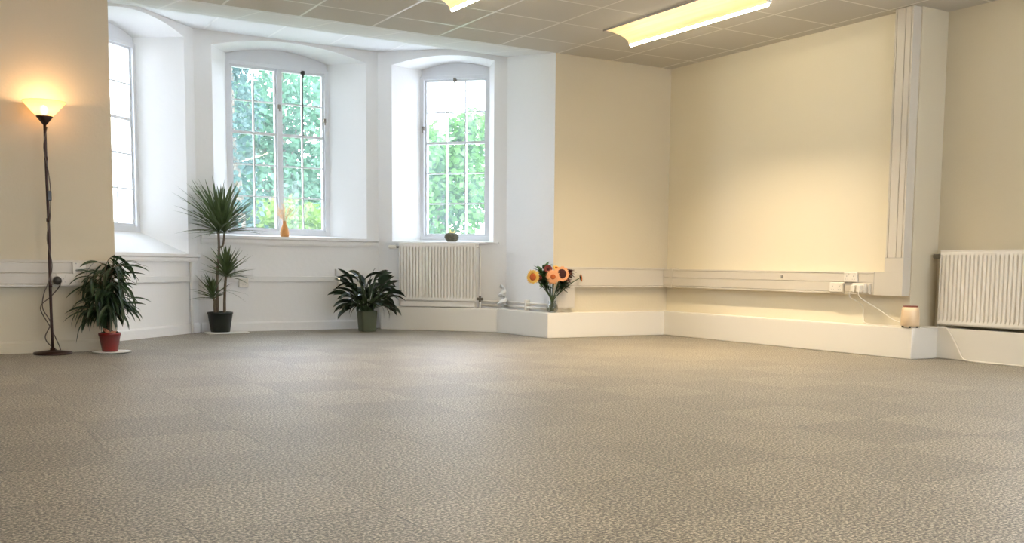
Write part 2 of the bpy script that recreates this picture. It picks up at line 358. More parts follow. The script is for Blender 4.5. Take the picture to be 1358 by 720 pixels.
bm.faces.new(rows_[0][::-1]); bm.faces.new(rows_[-1])
tag(struct('ceiling_bay', bm, M['baytile']), 'pale ceiling rising over the window bay', 'ceiling')

bm = new_bm(); box(bm, X0, 1.25, 8.02, 8.02+0.25, 0, HC+0.1); box(bm, 1.15, 1.25, 8.26, 8.9, 0, HB+0.1)
tag(struct('wall_left', bm, M['cream']), 'cream wall behind the lit floor lamp', 'wall')
bm = new_bm(); box(bm, 4.95, 6.265+T, 7.9, 8.05, 0, HC+0.1)
tag(struct('wall_back', bm, M['cream']), 'cream wall to the right of the window bay', 'wall')
bm = new_bm(); box(bm, 4.95, 5.07, 7.9005, 8.82, 0, HB+0.1)
o = struct('wall_bay_side', bm, M['white']); tag(o, 'white side wall where the bay meets the back wall', 'wall'); o.location.x = -0.0015
bm = new_bm(); box(bm, 6.265, 6.265+0.29, 5.0, 8.05, 0, HC+0.1)
for f_ in bm.faces:
    if f_.calc_center_median().y < 5.01: f_.material_index = 1
tag(struct('wall_chimney', bm, [M['panel'], M['cream']]), 'wide cream wall section framed by cable trunking', 'wall')
# right wall with unseen windows added for daylight, above the radiator and behind
bm = new_bm()
def wall_x(bm, x0, x1, ya, yb, zt, holes):
    ys = sorted({ya, yb, *[h[0] for h in holes], *[h[1] for h in holes]})
    for a, b in zip(ys[:-1], ys[1:]):
        h = [h for h in holes if h[0] <= a and h[1] >= b]
        if h: box(bm, x0, x1, a, b, 0, h[0][2]); box(bm, x0, x1, a, b, h[0][3], zt)
        else: box(bm, x0, x1, a, b, 0, zt)
WR = [(2.3, 3.8, 0.9, 2.4), (-1.6, 0.4, 0.9, 2.4)]
wall_x(bm, XR, XR+0.3, Y0-T, 5.0, HC+0.1, WR)
tag(struct('wall_right', bm, M['cream']), 'cream wall behind the right-hand radiator', 'wall')
bm = new_bm(); WB = [(0.4, 2.6, 0.8, 2.35), (3.4, 5.6, 0.8, 2.35)]  # openings added behind the viewer to let fill daylight in
wall_x(bm, Y0-T, Y0, X0-T, XR+0.3, HC+0.1, WB)
for v_ in bm.verts: v_.co.x, v_.co.y = v_.co.y, v_.co.x
tag(struct('wall_behind', bm, M['cream']), 'cream wall behind the viewer', 'wall')
bm = new_bm(); box(bm, X0-T, X0, Y0, 8.27, 0, HC+0.1); tag(struct('wall_far_left', bm, M['cream']), 'cream wall on the far left side', 'wall')

# ------------------------------------------------------------------ bay walls with deep arched window openings
def arch_outline(u0, u1, z0, zs, zp, n=14):
    """open outline from bottom-left, up, over the arch, to bottom-right"""
    w = (u1-u0)/2; h = zp-zs; R = (w*w+h*h)/(2*h); c = (u0+u1)/2; zc = zp-R
    pts = [(u0, z0)]
    for i in range(n+1):
        u = u0+(u1-u0)*i/n; pts.append((u, zc+math.sqrt(max(0, R*R-(u-c)**2))))
    pts.append((u1, z0)); return pts

def bay_wall(name, p0, p1, outer, inner, D, top, label):
    p0 = V((p0[0], p0[1])); p1 = V((p1[0], p1[1])); Lw = (p1-p0).length; u = (p1-p0)/Lw
    n = V((-u.y, u.x))
    if n.y < 0: n = -n
    def P(a, z, d=0): q = p0+u*a+n*d; return (q.x, q.y, z)
    bm = new_bm(); A = arch_outline(*outer); B = arch_outline(*inner)
    def q(pts): bm.faces.new([bm.verts.new(p) for p in pts])
    u0, u1, z0 = outer[0], outer[1], outer[2]
    q([P(0, 0), P(u0, 0), P(u0, top), P(0, top)]); q([P(u1, 0), P(Lw, 0), P(Lw, top), P(u1, top)])
    q([P(u0, 0), P(u1, 0), P(u1, z0), P(u0, z0)])
    for a, b in zip(A[1:-2], A[2:-1]): q([P(a[0], a[1]), P(b[0], b[1]), P(b[0], top), P(a[0], top)])
    for k in range(len(A)-1):
        q([P(*A[k]), P(*A[k+1]), P(B[k+1][0], B[k+1][1], D), P(B[k][0], B[k][1], D)])
    q([P(*A[0]), P(*A[-1]), P(B[-1][0], B[-1][1], D), P(B[0][0], B[0][1], D)])
    # outer skin of the wall so that it has its real thickness
    bu0, bu1, bz0 = inner[0], inner[1], inner[2]; e = 0.12; De = D+e
    def ext(a): return a
    q([P(-0.1, 0, De), P(bu0, 0, De), P(bu0, top+.1, De), P(-0.1, top+.1, De)]); q([P(bu1, 0, De), P(Lw+.1, 0, De), P(Lw+.1, top+.1, De), P(bu1, top+.1, De)])
    q([P(bu0, 0, De), P(bu1, 0, De), P(bu1, bz0, De), P(bu0, bz0, De)])
    for a, b in zip(B[1:-2], B[2:-1]): q([P(a[0], a[1], De), P(b[0], b[1], De), P(b[0], top+.1, De), P(a[0], top+.1, De)])
    for k in range(len(B)-1): q([P(B[k][0], B[k][1], D), P(B[k+1][0], B[k+1][1], D), P(B[k+1][0], B[k+1][1], De), P(B[k][0], B[k][1], De)])
    q([P(B[0][0], B[0][1], D), P(B[-1][0], B[-1][1], D), P(B[-1][0], B[-1][1], De), P(B[0][0], B[0][1], De)])
    bmesh.ops.remove_doubles(bm, verts=bm.verts[:], dist=1e-5)
    o = struct(name, bm, M['white']); tag(o, label, 'wall')
    return P

P1 = bay_wall('wall_bay_left', B2, B1, (0.145, 1.24, 0.725, 2.66, 2.735), (0.355, 1.07, 0.92, 2.62, 2.68), 0.36, HB, 'white left wall of the bay with a narrow arched window')
P2 = bay_wall('wall_bay_back', B2, B3, (0.163, 1.665, 0.905, 2.645, 2.748), (0.393, 1.41, 0.93, 2.665, 2.745), 0.40, HB, 'white middle wall of the bay with the wide arched window')
P3 = bay_wall('wall_bay_right', B3, B4, (0.153, 1.24, 0.885, 2.635, 2.705), (0.318, 1.066, 0.905, 2.64, 2.70), 0.35, HB, 'white right wall of the bay above the small radiator')

def prof_box(bm, P, ua, ub, za, zb, d0, d1):
    vs = [bm.verts.new(P(*t)) for t in ((ua, za, d0), (ub, za, d0), (ub, zb, d0), (ua, zb, d0), (ua, za, d1), (ub, za, d1), (ub, zb, d1), (ua, zb, d1))]
    for f in ((0, 1, 2, 3), (7, 6, 5, 4), (0, 4, 5, 1), (1, 5, 6, 2), (2, 6, 7, 3), (3, 7, 4, 0)): bm.faces.new([vs[i] for i in f])

def bay_window(name, P, inner, D, head, cols, label, latch_u=None, row_thick=1):
    """cols = list of casements, each a list of glass column edges"""
    u0, u1, z0, zs, zp = inner
    root = thing(name, label, 'window', P((u0+u1)/2, z0, D)); root['kind'] = 'structure'; o_ = V(root.location)
    def Q(a, z, d=0): return tuple(V(P(a, z, d))-o_)
    bm = new_bm(); fw = 0.035
    prof_box(bm, Q, u0-0.008, u0+fw, z0-0.006, head, D-0.01, D+0.1); prof_box(bm, Q, u1-fw, u1+0.008, z0-0.006, head, D-0.01, D+0.1)
    prof_box(bm, Q, u0-0.008, u1+0.008, z0-0.006, z0+0.045, D-0.012, D+0.1); prof_box(bm, Q, u0-0.008, u1+0.008, head-0.035, head, D-0.009, D+0.1)
    obj('window_frame', bm, M['frame'], root, bevel=0.003)
    if len(cols) == 2:
        bm = new_bm(); a, b_ = cols[0][-1]+0.022, cols[1][0]-0.022; prof_box(bm, Q, a-0.002, b_+0.002, z0+0.045, head-0.035, D-0.006, D+0.08); obj('mullion', bm, M['frame'], root, bevel=0.003)
    # board filling the arch above the frame
    bm = new_bm(); A = arch_outline(u0-0.008, u1+0.008, head-0.01, zs+0.006, zp+0.008)
    f = [bm.verts.new(Q(a, z, D+0.012)) for a, z in A]; g = [bm.verts.new(Q(a, z, D+0.09)) for a, z in A]
    bm.faces.new(f); bm.faces.new(g[::-1])
    for i in range(len(f)): bm.faces.new((f[i], f[(i+1) % len(f)], g[(i+1) % len(f)], g[i]))
    obj('arch_board', bm, M['frame'], root)
    zb, zt = z0+0.045, head-0.035
    for cs in cols:
        a0, a1 = cs[0], cs[-1]; sw = 0.022
        bm = new_bm()
        prof_box(bm, Q, a0-sw, a0, zb, zt, D+0.015, D+0.06); prof_box(bm, Q, a1, a1+sw, zb, zt, D+0.015, D+0.06)
        prof_box(bm, Q, a0-sw, a1+sw, zb, zb+0.025, D+0.012, D+0.06); prof_box(bm, Q, a0-sw, a1+sw, zt-0.02, zt, D+0.012, D+0.06)
        c = obj('casement', bm, M['frame'], root, bevel=0.002)
        bm = new_bm(); gz0, gz1 = zb+0.025, zt-0.02
        for a in cs[1:-1]: prof_box(bm, Q, a-0.0065, a+0.0065, gz0, gz1, D+0.022, D+0.052)
        for k in range(1, 5):
            z = gz1-(gz1-gz0)*k/5; t = 0.013 if k == 2 else 0.0065
            prof_box(bm, Q, a0, a1, z-t, z+t, D+0.020, D+0.054)
        obj('glazing_bars', bm, M['frame'], c)
        bm = new_bm(); prof_box(bm, Q, a0, a1, gz0, gz1, D+0.034, D+0.038)
        obj('glass', bm, M['glass'], c)
    if latch_u is not None:
        bm = new_bm(); z = head-0.045
        prof_box(bm, Q, latch_u-0.017, latch_u+0.017, z-0.022, z+0.02, D-0.012, D+0.02)
        prof_box(bm, Q, latch_u-0.008, latch_u+0.008, z-0.05, z-0.02, D-0.008, D+0.02)
        tube(bm, [Q(latch_u, z-0.04, D+0.008), Q(latch_u, z-0.62, D+0.008)], 0.005, 6)
        obj('latch', bm, M['black'], root)['label'] = 'black latch and rod'
    return root, Q
w1, _ = bay_window('window_1', P1, (0.355, 1.07, 0.92, 2.62, 2.68), 0.36, 2.565, [[0.412, 0.612, 0.812, 1.013]], 'narrow arched window at far left, half hidden behind the lamp wall')
w2, Q2 = bay_window('window_2', P2, (0.393, 1.41, 0.93, 2.665, 2.745), 0.40, 2.60, [[0.452, 0.661, 0.868], [0.945, 1.152, 1.352]], 'wide arched window of two casements in the middle of the bay', latch_u=1.152)
w3, Q3 = bay_window('window_3', P3, (0.318, 1.066, 0.905, 2.64, 2.70), 0.35, 2.575, [[0.377, 0.590, 0.800, 1.010]], 'narrow arched window above the small radiator in the bay')
for r_, Q_, u_, z_, D_ in ((w2, Q2, 0.905, 2.20, 0.40), (w2, Q2, 1.372, 2.1, 0.40), (w3, Q3, 0.695, 2.53, 0.35), (w3, Q3, 0.345, 2.05, 0.35)):
    bm = new_bm(); prof_box(bm, Q_, u_-0.012, u_+0.012, z_-0.02, z_+0.02, D_-0.02, D_+0.012); prof_box(bm, Q_, u_-0.005, u_+0.005, z_-0.045, z_+0.0, D_-0.028, D_-0.02)
    obj('catch', bm, M['brass'], r_)

# unseen windows added in the right and rear walls for more daylight
for i, (a, b, z0, z1) in enumerate(WR+WB):
    root = thing('window_%d' % (4+i), 'window', 'window', (XR+0.15, (a+b)/2, z0) if i < 2 else ((a+b)/2, Y0-0.06, z0), 0 if i < 2 else PI/2); root['kind'] = 'structure'
    root['label'] = ['plain casement window in the right wall beyond the radiator', 'plain casement window in the right wall behind the viewer', 'left casement window in the wall behind the viewer', 'right casement window in the wall behind the viewer'][i]
    bm = new_bm(); h = (b-a)/2; H = z1-z0
    box(bm, -0.03, 0.04, -h, -h+0.06, 0, H); box(bm, -0.03, 0.04, h-0.06, h, 0, H); box(bm, -0.03, 0.04, -h, h, 0, 0.06); box(bm, -0.03, 0.04, -h, h, H-0.06, H); box(bm, -0.03, 0.04, -0.03, 0.03, 0, H)
    obj('window_frame', bm, M['frame'], root, bevel=0.003)
    bm = new_bm()
    for s in (-1, 1):
        box(bm, 0, 0.02, min(s*0.03, s*h), max(s*0.03, s*h), H*0.5-0.01, H*0.5+0.01)
    obj('glazing_bars', bm, M['frame'], root)
    bm = new_bm(); box(bm, 0.008, 0.012, -h+0.06, h-0.06, 0.06, H-0.06); obj('glass', bm, M['glass'], root)

# ------------------------------------------------------------------ sills, skirtings, boxed ledge
def along(P, name, ua, ub, prof, m, label=None, cat=None, kind='structure', bevel=0.0):
    """prof: (depth into room, z)"""
    bm = new_bm(); r = [[bm.verts.new(P(a, z, -d)) for d, z in prof] for a in (ua, ub)]; n = len(prof)
    for k in range(n): bm.faces.new((r[0][k], r[0][(k+1) % n], r[1][(k+1) % n], r[1][k]))
    bm.faces.new(r[0][::-1]); bm.faces.new(r[1])
    o = obj(name, bm, m, bevel=bevel); tag(o, label, cat, kind=kind); return o
def sillprof(z0, z1): return [(0, z0), (0.025, z0), (0.03, z0+0.02), (0.03, z1-0.035), (0.05, z1-0.025), (0.05, z1), (0, z1)]
along(P2, 'trim_2', 0.03, 1.775, sillprof(0.822, 0.905), M['white'], 'white moulded sill under the wide bay window', 'sill')
along(P1, 'trim_3', 0.03, 1.36, sillprof(0.655, 0.725), M['white'], 'white moulded sill under the narrow window at far left', 'sill')
along(P3, 'trim_4', 0.10, 1.30, [(0, 0.868), (0.03, 0.868), (0.03, 0.885), (0, 0.885)], M['white'], 'thin white sill edge above the small radiator', 'sill')
sk = [(0, 0), (0.02, 0), (0.02, 0.075), (0.012, 0.09), (0, 0.09)]
along(P2, 'baseboard_back', 0.02, 1.66, sk, M['white'], 'white skirting under the wide bay window', 'skirting')
along(P1, 'baseboard_bay_left', 0.02, 1.36, sk, M['white'], 'white skirting on the left bay wall', 'skirting')
bm = new_bm(); extrude_profile(bm, [(0, 0), (0.02, 0), (0.02, 0.07), (0.012, 0.085), (0, 0.085)], (X0, 8.02), (1.25, 8.02), (0, -1))
tag(struct('baseboard_left', bm, M['cream']), 'cream skirting behind the floor lamp', 'skirting')
LZ = 0.23
bm = new_bm(); prism(bm, [(3.975, 9.62), (4.83, 8.745), (4.83, 7.8), (6.16, 7.8), (6.16, 4.89), (6.45, 4.89), (6.45, Y0), (XR+.01, Y0), (XR+.01, 5.01), (6.275, 5.01), (6.275, 7.91), (4.96, 7.91), (4.96, 8.78), (4.04, 9.81)], 0, LZ)
struct('trim_5', bm, M['ledge'], bevel=0.006); tag(bpy.data.objects['trim_5'], 'low white boxed ledge running along the foot of the walls', 'ledge')

# ------------------------------------------------------------------ cable trunking
def trunk_prof(d, z0, z1, grooves):
    pr = [(0, z0), (d, z0)]
    for g in grooves: pr += [(d, g-0.002), (d-0.006, g-0.002), (d-0.006, g+0.002), (d, g+0.002)]
    return pr+[(d, z1), (0, z1)]
bm = new_bm(); extrude_profile(bm, trunk_prof(0.06, 0.468, 0.655, (0.487, 0.563, 0.637)), (X0, 8.02), (1.235, 8.02), (0, -1))
o = obj('cable_trunking', bm, M['pvc'], bevel=0.002); tag(o, 'cream dado cable trunking on the wall behind the floor lamp', 'trunking')
bm = new_bm(); extrude_profile(bm, trunk_prof(0.05, 0.458, 0.648, (0.475, 0.63)), (5.02, 7.9), (6.20, 7.9), (0, -1)); 
o = obj('cable_trunking', bm, M['pvc'], bevel=0.002); tag(o, 'cream dado cable trunking on the wall behind the flower vase', 'trunking')
root = thing('cable_trunking', 'white cable trunking along the wide wall, turning up to the ceiling at its right end', 'trunking', (6.265, 5.01, 0))
bm = new_bm(); pr = trunk_prof(0.085, 0.462, 0.637, (0.478, 0.555, 0.622))
extrude_profile(bm, pr, (0, 0.002), (0, 2.84), (-1, 0)); obj('horizontal_run', bm, M['pvc'], root, bevel=0.002)
bm = new_bm()
hp = [(0, 0), (-0.085, 0)]
for g in (0.018, 0.070, 0.147): hp += [(-0.085, g-0.0025), (-0.078, g-0.0025), (-0.078, g+0.0025), (-0.085, g+0.0025)]
hp += [(-0.085, 0.165), (0, 0.165)]
prism(bm, hp, 0.742, HC-0.002); obj('vertical_run', bm, M['pvc'], root, bevel=0.002)
bm = new_bm(); box(bm, -0.088, 0, -0.003, 0.168, 0.635, 0.742); box(bm, -0.088, 0, -0.003, 0.262, 0.458, 0.6375); obj('elbow', bm, M['pvc'], root, bevel=0.003)
bm = new_bm(); box(bm, -0.0886, -0.080, 0.0, 0.166, 0.740, 0.7435); obj('joint', bm, M['groove'], root)
bm = new_bm(); box(bm, -0.0886, -0.080, 0.259, 0.263, 0.46, 0.637); obj('joint', bm, M['groove'], root)
bm = new_bm(); box(bm, -0.089, 0, 2.70, 2.745, 0.458, 0.641); obj('coupler', bm, M['pvc'], root, bevel=0.002)
# thin trunking in the bay
mt = [(0, 0.472), (0.022, 0.472), (0.025, 0.476), (0.025, 0.524), (0.022, 0.528), (0, 0.528)]
o = along(P2, 'mini_trunking', 0.03, 1.60, mt, M['pvc_bay'], 'slim white trunking below the wide bay window', 'trunking', kind=None)
o = along(P1, 'mini_trunking', 0.03, 1.35, mt, M['pvc_bay'], 'slim white trunking on the left bay wall', 'trunking', kind=None)
# vertical pipe boxing near the bay corner
bm = new_bm(); tube(bm, [P1(0.165, 0.0, -0.035), P1(0.165, 0.65, -0.035)], 0.013, 10)
o = obj('heating_pipe', bm, M['pvc_bay'], smooth=True); tag(o, 'upright white pipe in the bay corner left of the tall plant', 'pipe')

# ------------------------------------------------------------------ electrical accessories
def place(loc, facing):
    """rotation about z so that local -Y looks along facing"""
    return (loc, math.atan2(facing[1], facing[0])+PI/2)
def double_socket(name, label, loc, facing, w=0.146, h=0.086, d=0.03, holes=2, m='plate', group=None):
    l, rz = place(loc, facing); r = thing(name, label, 'socket', l, rz, group)
    bm = new_bm(); box(bm, -w/2, w/2, -d, 0, -h/2, h/2); obj('back_box', bm, M[m], r, bevel=0.003)
    bm = new_bm(); box(bm, -w/2+0.003, w/2-0.003, -d-0.006, -d, -h/2+0.003, h/2-0.003); obj('face_plate', bm, M['plate'], r, bevel=0.003)
    for k in range(holes):
        cx = (k-(holes-1)/2)*w/holes
        bm = new_bm()
        box(bm, cx-0.003, cx+0.003, -d-0.0075, -d-0.005, 0.002, 0.012); box(bm, cx-0.014, cx-0.008, -d-0.0075, -d-0.005, -0.018, -0.014); box(bm, cx+0.008, cx+0.014, -d-0.0075, -d-0.005, -0.018, -0.014)
        obj('pin_holes', bm, M['groove'], r)
        bm = new_bm(); box(bm, cx+0.012, cx+0.022, -d-0.010, -d-0.005, 0.016, 0.032); obj('switch', bm, M['plate'], r, bevel=0.001)
    return r
double_socket('wall_socket', 'double socket in the trunking right of the black plug', (0.985, 7.96, 0.518), (0, -1), w=0.27, h=0.088, d=0.004, holes=3)
r = thing('fused_switch', 'small square switch on the trunking above the socket by the lamp', 'switch', (1.0, 7.958, 0.602), 0)
bm = new_bm(); box(bm, -0.043, 0.043, -0.012, 0.002, -0.043, 0.043); obj('face_plate', bm, M['plate'], r, bevel=0.003)
bm = new_bm(); box(bm, -0.022, 0.022, -0.016, -0.012, -0.028, -0.008); obj('rocker', bm, M['groove'], r, bevel=0.001)
bm = new_bm(); lathe(bm, [(0, -0.004), (0.004, -0.004), (0.004, 0.004), (0, 0.004)], 10); bmesh.ops.rotate(bm, verts=bm.verts[:], matrix=Matrix.Rotation(PI/2, 3, 'X')); bmesh.ops.translate(bm, verts=bm.verts[:], vec=(-0.02, -0.0125, 0.03)); obj('neon', bm, M['groove'], r)
# right wall
double_socket('wall_socket', 'upper of two sockets on the trunking near its right end', (6.178, 5.492, 0.594), (-1, 0), w=0.135, h=0.078, d=0.01)
double_socket('wall_socket', 'lower left socket on the trunking near its right end', (6.178, 5.63, 0.512), (-1, 0), w=0.14, h=0.078, d=0.012)
double_socket('wall_socket', 'socket under the white adaptor near the trunking right end', (6.178, 5.37, 0.508), (-1, 0), w=0.145, h=0.08, d=0.012)
r = thing('plug_adaptor', 'chunky white plug adaptor with two plugs on the right trunking', 'plug', (6.158, 5.375, 0.51), -PI/2)
bm = new_bm(); box(bm, -0.06, 0.06, -0.035, 0, -0.035, 0.04); obj('adaptor_body', bm, M['plate'], r, bevel=0.006)
for s in (-0.028, 0.03):
    bm = new_bm(); box(bm, s-0.02, s+0.02, -0.07, -0.035, -0.03, 0.025); obj('plug', bm, M['plate'], r, bevel=0.006)
r = thing('sensor', 'tiny round grey button on the long right-hand trunking', 'button', (6.179, 6.245, 0.588), 0)
bm = new_bm(); lathe(bm, [(0, 0), (0.012, 0), (0.012, 0.008), (0.006, 0.012), (0, 0.012)], 16); bmesh.ops.rotate(bm, verts=bm.verts[:], matrix=Matrix.Rotation(-PI/2, 3, 'Y')); obj('button', bm, M['groove'], r)
# bay boxes
def p2w(u, z, d): p = P2(u, z, -d); return p
for (ua, ub, za, zb, nm, lb) in ((0.33, 0.50, 0.535, 0.605, 'junction_box', 'grey-white junction box right of the tall plant'), (1.32, 1.47, 0.53, 0.60, 'junction_box', 'white junction box behind the broad-leaved plant')):
    c = p2w((ua+ub)/2, (za+zb)/2, 0); r = thing(nm, lb, 'box', c)
    bm = new_bm(); w = (ub-ua)/2; h = (zb-za)/2; box(bm, -w, w, -0.045, 0, -h, h); obj('box_body', bm, M['pvc_bay'], r, bevel=0.004)
    bm = new_bm(); box(bm, -w+0.006, w-0.006, -0.05, -0.045, -h+0.006, h-0.006); obj('lid', bm, M['pvc_bay'], r, bevel=0.002)
double_socket('wall_socket', 'small white socket just below the junction box by the tall plant', (P2(0.41, 0, 0)[0], 9.8, 0.462), (0, -1), w=0.088, h=0.086, d=0.04, holes=1)
double_socket('wall_socket', 'small white socket behind the broad-leaved plant', (P2(1.39, 0, 0)[0], 9.8, 0.462), (0, -1), w=0.088, h=0.086, d=0.04, holes=1)
# box below the trunking behind the flowers
r = thing('access_box', 'shallow cream box on the wall behind the flower vase', 'box', (5.045, 7.9, 0.235))
bm = new_bm(); box(bm, -0.09, 0.11, -0.045, 0, 0.03, 0.222); obj('box_body', bm, M['pvc'], r, bevel=0.003)
bm = new_bm(); box(bm, -0.08, 0.10, -0.049, -0.045, 0.04, 0.212); obj('lid', bm, M['pvc'], r, bevel=0.002)

# ------------------------------------------------------------------ radiators
def radiator(label, loc, rz, w, h, name='radiator', z0=0.0, valve_left=True, big_valve=False, wall_d=0.12, right_pipe=True):
    """local x along the wall, -y into the room, z up; loc on the wall face"""
    r = thing(name, label, 'radiator', loc, rz)
    yf = -wall_d; n = int(w/0.0335); pitch = w/n
    bm = new_bm()
    # fluted front sheet: flat rims top and bottom, pressed channels between
    cols = []; 
    for i in range(n):
        x = i*pitch
        cols += [(x+pitch*0.12, 0), (x+pitch*0.20, 0.018), (x+pitch*0.46, 0.018), (x+pitch*0.54, 0)]
    cols = [(0.0, 0)] + cols + [(w, 0)]
    zr = [(0.0, 0, 0), (0.012, 1, 0), (0.028, 1, 0), (0.05, 1, 1), (h-0.05, 1, 1), (h-0.028, 1, 0), (h-0.012, 1, 0), (h, 0, 0)]
    grid = []
    for z, on, deep in zr:
        grid.append([bm.verts.new((x, yf + (0.008 if not on else 0) + (dd if deep else 0), z)) for x, dd in cols])
    for a, b in zip(grid[:-1], grid[1:]):
        for k in range(len(cols)-1): bm.faces.new((a[k], a[k+1], b[k+1], b[k]))
    obj('front_panel', bm, M['rad'], r)
    bm = new_bm(); box(bm, 0.004, w-0.004, yf+0.0275, yf+0.036, 0.004, h-0.004); box(bm, 0.01, w-0.01, -0.045, -0.03, 0.004, h-0.004)
    for i in range(int(w/0.04)): box(bm, 0.02+i*0.04, 0.023+i*0.04, yf+0.036, -0.045, 0.03, h-0.02)
    obj('convector', bm, M['radback'], r)
    for xa, xb in ((-0.004, 0.001), (w-0.001, w+0.004)):
        bm = new_bm(); box(bm, xa, xb, yf+0.003, -0.03, 0.0, h); obj('side_panel', bm, M['rad'], r, bevel=0.002)
    bm = new_bm()
    box(bm, -0.004, w+0.004, yf+0.002, yf+0.014, h-0.002, h+0.006); box(bm, -0.004, w+0.004, -0.045, -0.03, h-0.002, h+0.006)
    for i in range(int(w/0.018)): box(bm, i*0.018, i*0.018+0.007, yf+0.01, -0.035, h-0.002, h+0.003)
    obj('top_grille', bm, M['rad'], r)
    for x in (w*0.18, w*0.82):
        for za, zb in ((0.05, 0.09), (h-0.12, h-0.08)):
            bm = new_bm(); box(bm, x-0.015, x+0.015, -0.03, -0.001, za, zb); obj('bracket', bm, M['rad'], r)
    return r
ang3 = math.atan2((B4-B3).y, (B4-B3).x)
rl = P3(0.285, 0.292, 0)
r = radiator('small white fluted radiator under the narrow bay window', rl, ang3, 0.81, 0.572)
# thermostatic valve top left, pipe drops, lockshield bottom right
bm = new_bm(); tube(bm, [(0.0, -0.075, 0.535), (-0.05, -0.075, 0.535)], 0.011, 10); obj('valve', bm, M['brass'], r)
bm = new_bm(); tube(bm, [(-0.05, -0.075, 0.535), (-0.055, -0.075, 0.535), (-0.13, -0.075, 0.535), (-0.135, -0.075, 0.535)], [0.012, 0.018, 0.02, 0.014], 14); obj('thermostat_head', bm, M['plate'], r, smooth=True)
bm = new_bm(); tube(bm, [(-0.02, -0.075, 0.53), (-0.02, -0.075, -0.062)], 0.009, 8); obj('pipe', bm, M['rad'], r, smooth=True)
bm = new_bm(); tube(bm, [(0.81, -0.075, 0.54), (0.845, -0.075, 0.54), (0.845, -0.075, 0.02), (0.845, -0.075, -0.062)], 0.009, 8); obj('pipe', bm, M['rad'], r, smooth=True)
bm = new_bm(); tube(bm, [(0.812, -0.075, 0.03), (0.875, -0.075, 0.03)], 0.014, 10); tube(bm, [(0.845, -0.075, 0.0), (0.845, -0.075, 0.06)], 0.013, 10); obj('valve', bm, M['brass'], r)
bm = new_bm(); box(bm, 0.0, 0.80, -0.105, -0.02, -0.055, -0.001); obj('bottom_rail', bm, M['rad'], r, bevel=0.004)
# big radiator on the right
r = radiator('large cream fluted radiator cut by the right edge of view', (XR, 4.885, 0.252), -PI/2, 1.5, 0.545, wall_d=0.115)
bm = new_bm(); tube(bm, [(0.0, -0.07, 0.505), (-0.03, -0.07, 0.505)], 0.014, 10); tube(bm, [(-0.03, -0.07, 0.49), (-0.03, -0.07, 0.525)], 0.016, 10); obj('valve', bm, M['brass'], r)
bm = new_bm(); tube(bm, [(-0.04, -0.07, 0.505), (-0.046, -0.07, 0.505), (-0.088, -0.07, 0.505), (-0.092, -0.07, 0.505)], [0.012, 0.018, 0.018, 0.013], 14); obj('thermostat_head', bm, M['brass'], r, smooth=True)
bm = new_bm(); tube(bm, [(-0.03, -0.07, 0.495), (-0.03, -0.07, -0.02)], 0.008, 8); obj('pipe', bm, M['rad'], r, smooth=True)

# heating pipes on the ledge beside the bay
bm = new_bm()
pp = [P3(1.13, 0.262, -0.03), (4.905, 8.76, 0.262), (4.915, 7.93, 0.262)]
tube(bm, [pp[0], (4.915, 8.79, 0.262)], 0.011, 8); tube(bm, [(4.915, 8.79, 0.262), (4.915, 7.92, 0.262)], 0.011, 8)
tube(bm, [P3(1.13, 0.300, -0.03), (4.915, 8.79, 0.300)], 0.009, 8); tube(bm, [(4.915, 8.79, 0.300), (4.915, 7.92, 0.300)], 0.009, 8)
r = obj('heating_pipe', bm, M['rad'], smooth=True); tag(r, 'pair of thin white pipes lying above the ledge left of the vase', 'pipe')
bm = new_bm()
for y in (8.32,): box(bm, 4.895, 4.947, y-0.012, y+0.012, 0.231, 0.33)
obj('pipe_clip', bm, M['rad'], r, bevel=0.002)

# ------------------------------------------------------------------ floor lamp
LX, LY = 0.803, 7.86
lamp = thing('floor_lamp', 'tall dark uplighter floor lamp with a lit cone shade', 'lamp', (LX, LY, 0))
bm = new_bm(); lathe(bm, [(0, 0), (0.122, 0), (0.125, 0.006), (0.122, 0.016), (0.05, 0.026), (0.018, 0.030), (0.016, 0.045), (0, 0.045)], 40); obj('base', bm, M['lampmetal'], lamp, smooth=True)
bm = new_bm(); tube(bm, smooth_path([(0, 0, 0.03), (-0.002, 0, 0.4), (0.002, 0, 0.9), (0.0, 0, 1.3), (0.0, 0, 1.58)], 4), 0.0095, 12)
for z in (0.48, 0.93, 1.35): tube(bm, [(0, 0, z-0.012), (0, 0, z+0.012)], 0.012, 12)
obj('pole', bm, M['lampmetal'], lamp, smooth=True)
bm = new_bm(); lathe(bm, [(0, 1.575), (0.012, 1.575), (0.053, 1.628), (0.053, 1.634), (0.045, 1.634), (0.012, 1.60), (0, 1.60)], 32); obj('cup', bm, M['lampmetal'], lamp, smooth=True)
bm = new_bm(); lathe(bm, [(0.048, 1.630), (0.055, 1.634), (0.096, 1.681), (0.136, 1.728), (0.138, 1.731), (0.136, 1.733), (0.132, 1.729), (0.092, 1.682), (0.051, 1.636), (0.046, 1.634)], 48, closed=True)
obj('lamp_shade', bm, M['shade'], lamp, smooth=True)['label'] = 'frosted glass bowl glowing orange'
bm = new_bm(); lathe(bm, [(0, 1.632), (0.012, 1.634), (0.014, 1.65), (0.022, 1.668), (0.024, 1.682), (0.018, 1.698), (0, 1.704)], 20); obj('bulb', bm, M['bulb'], lamp, smooth=True)
bm = new_bm(); box(bm, -0.016, 0.012, -0.018, 0.004, 1.06, 1.13); o = obj('cord_switch', bm, M['black'], lamp, bevel=0.006); o.location.x = 0.014
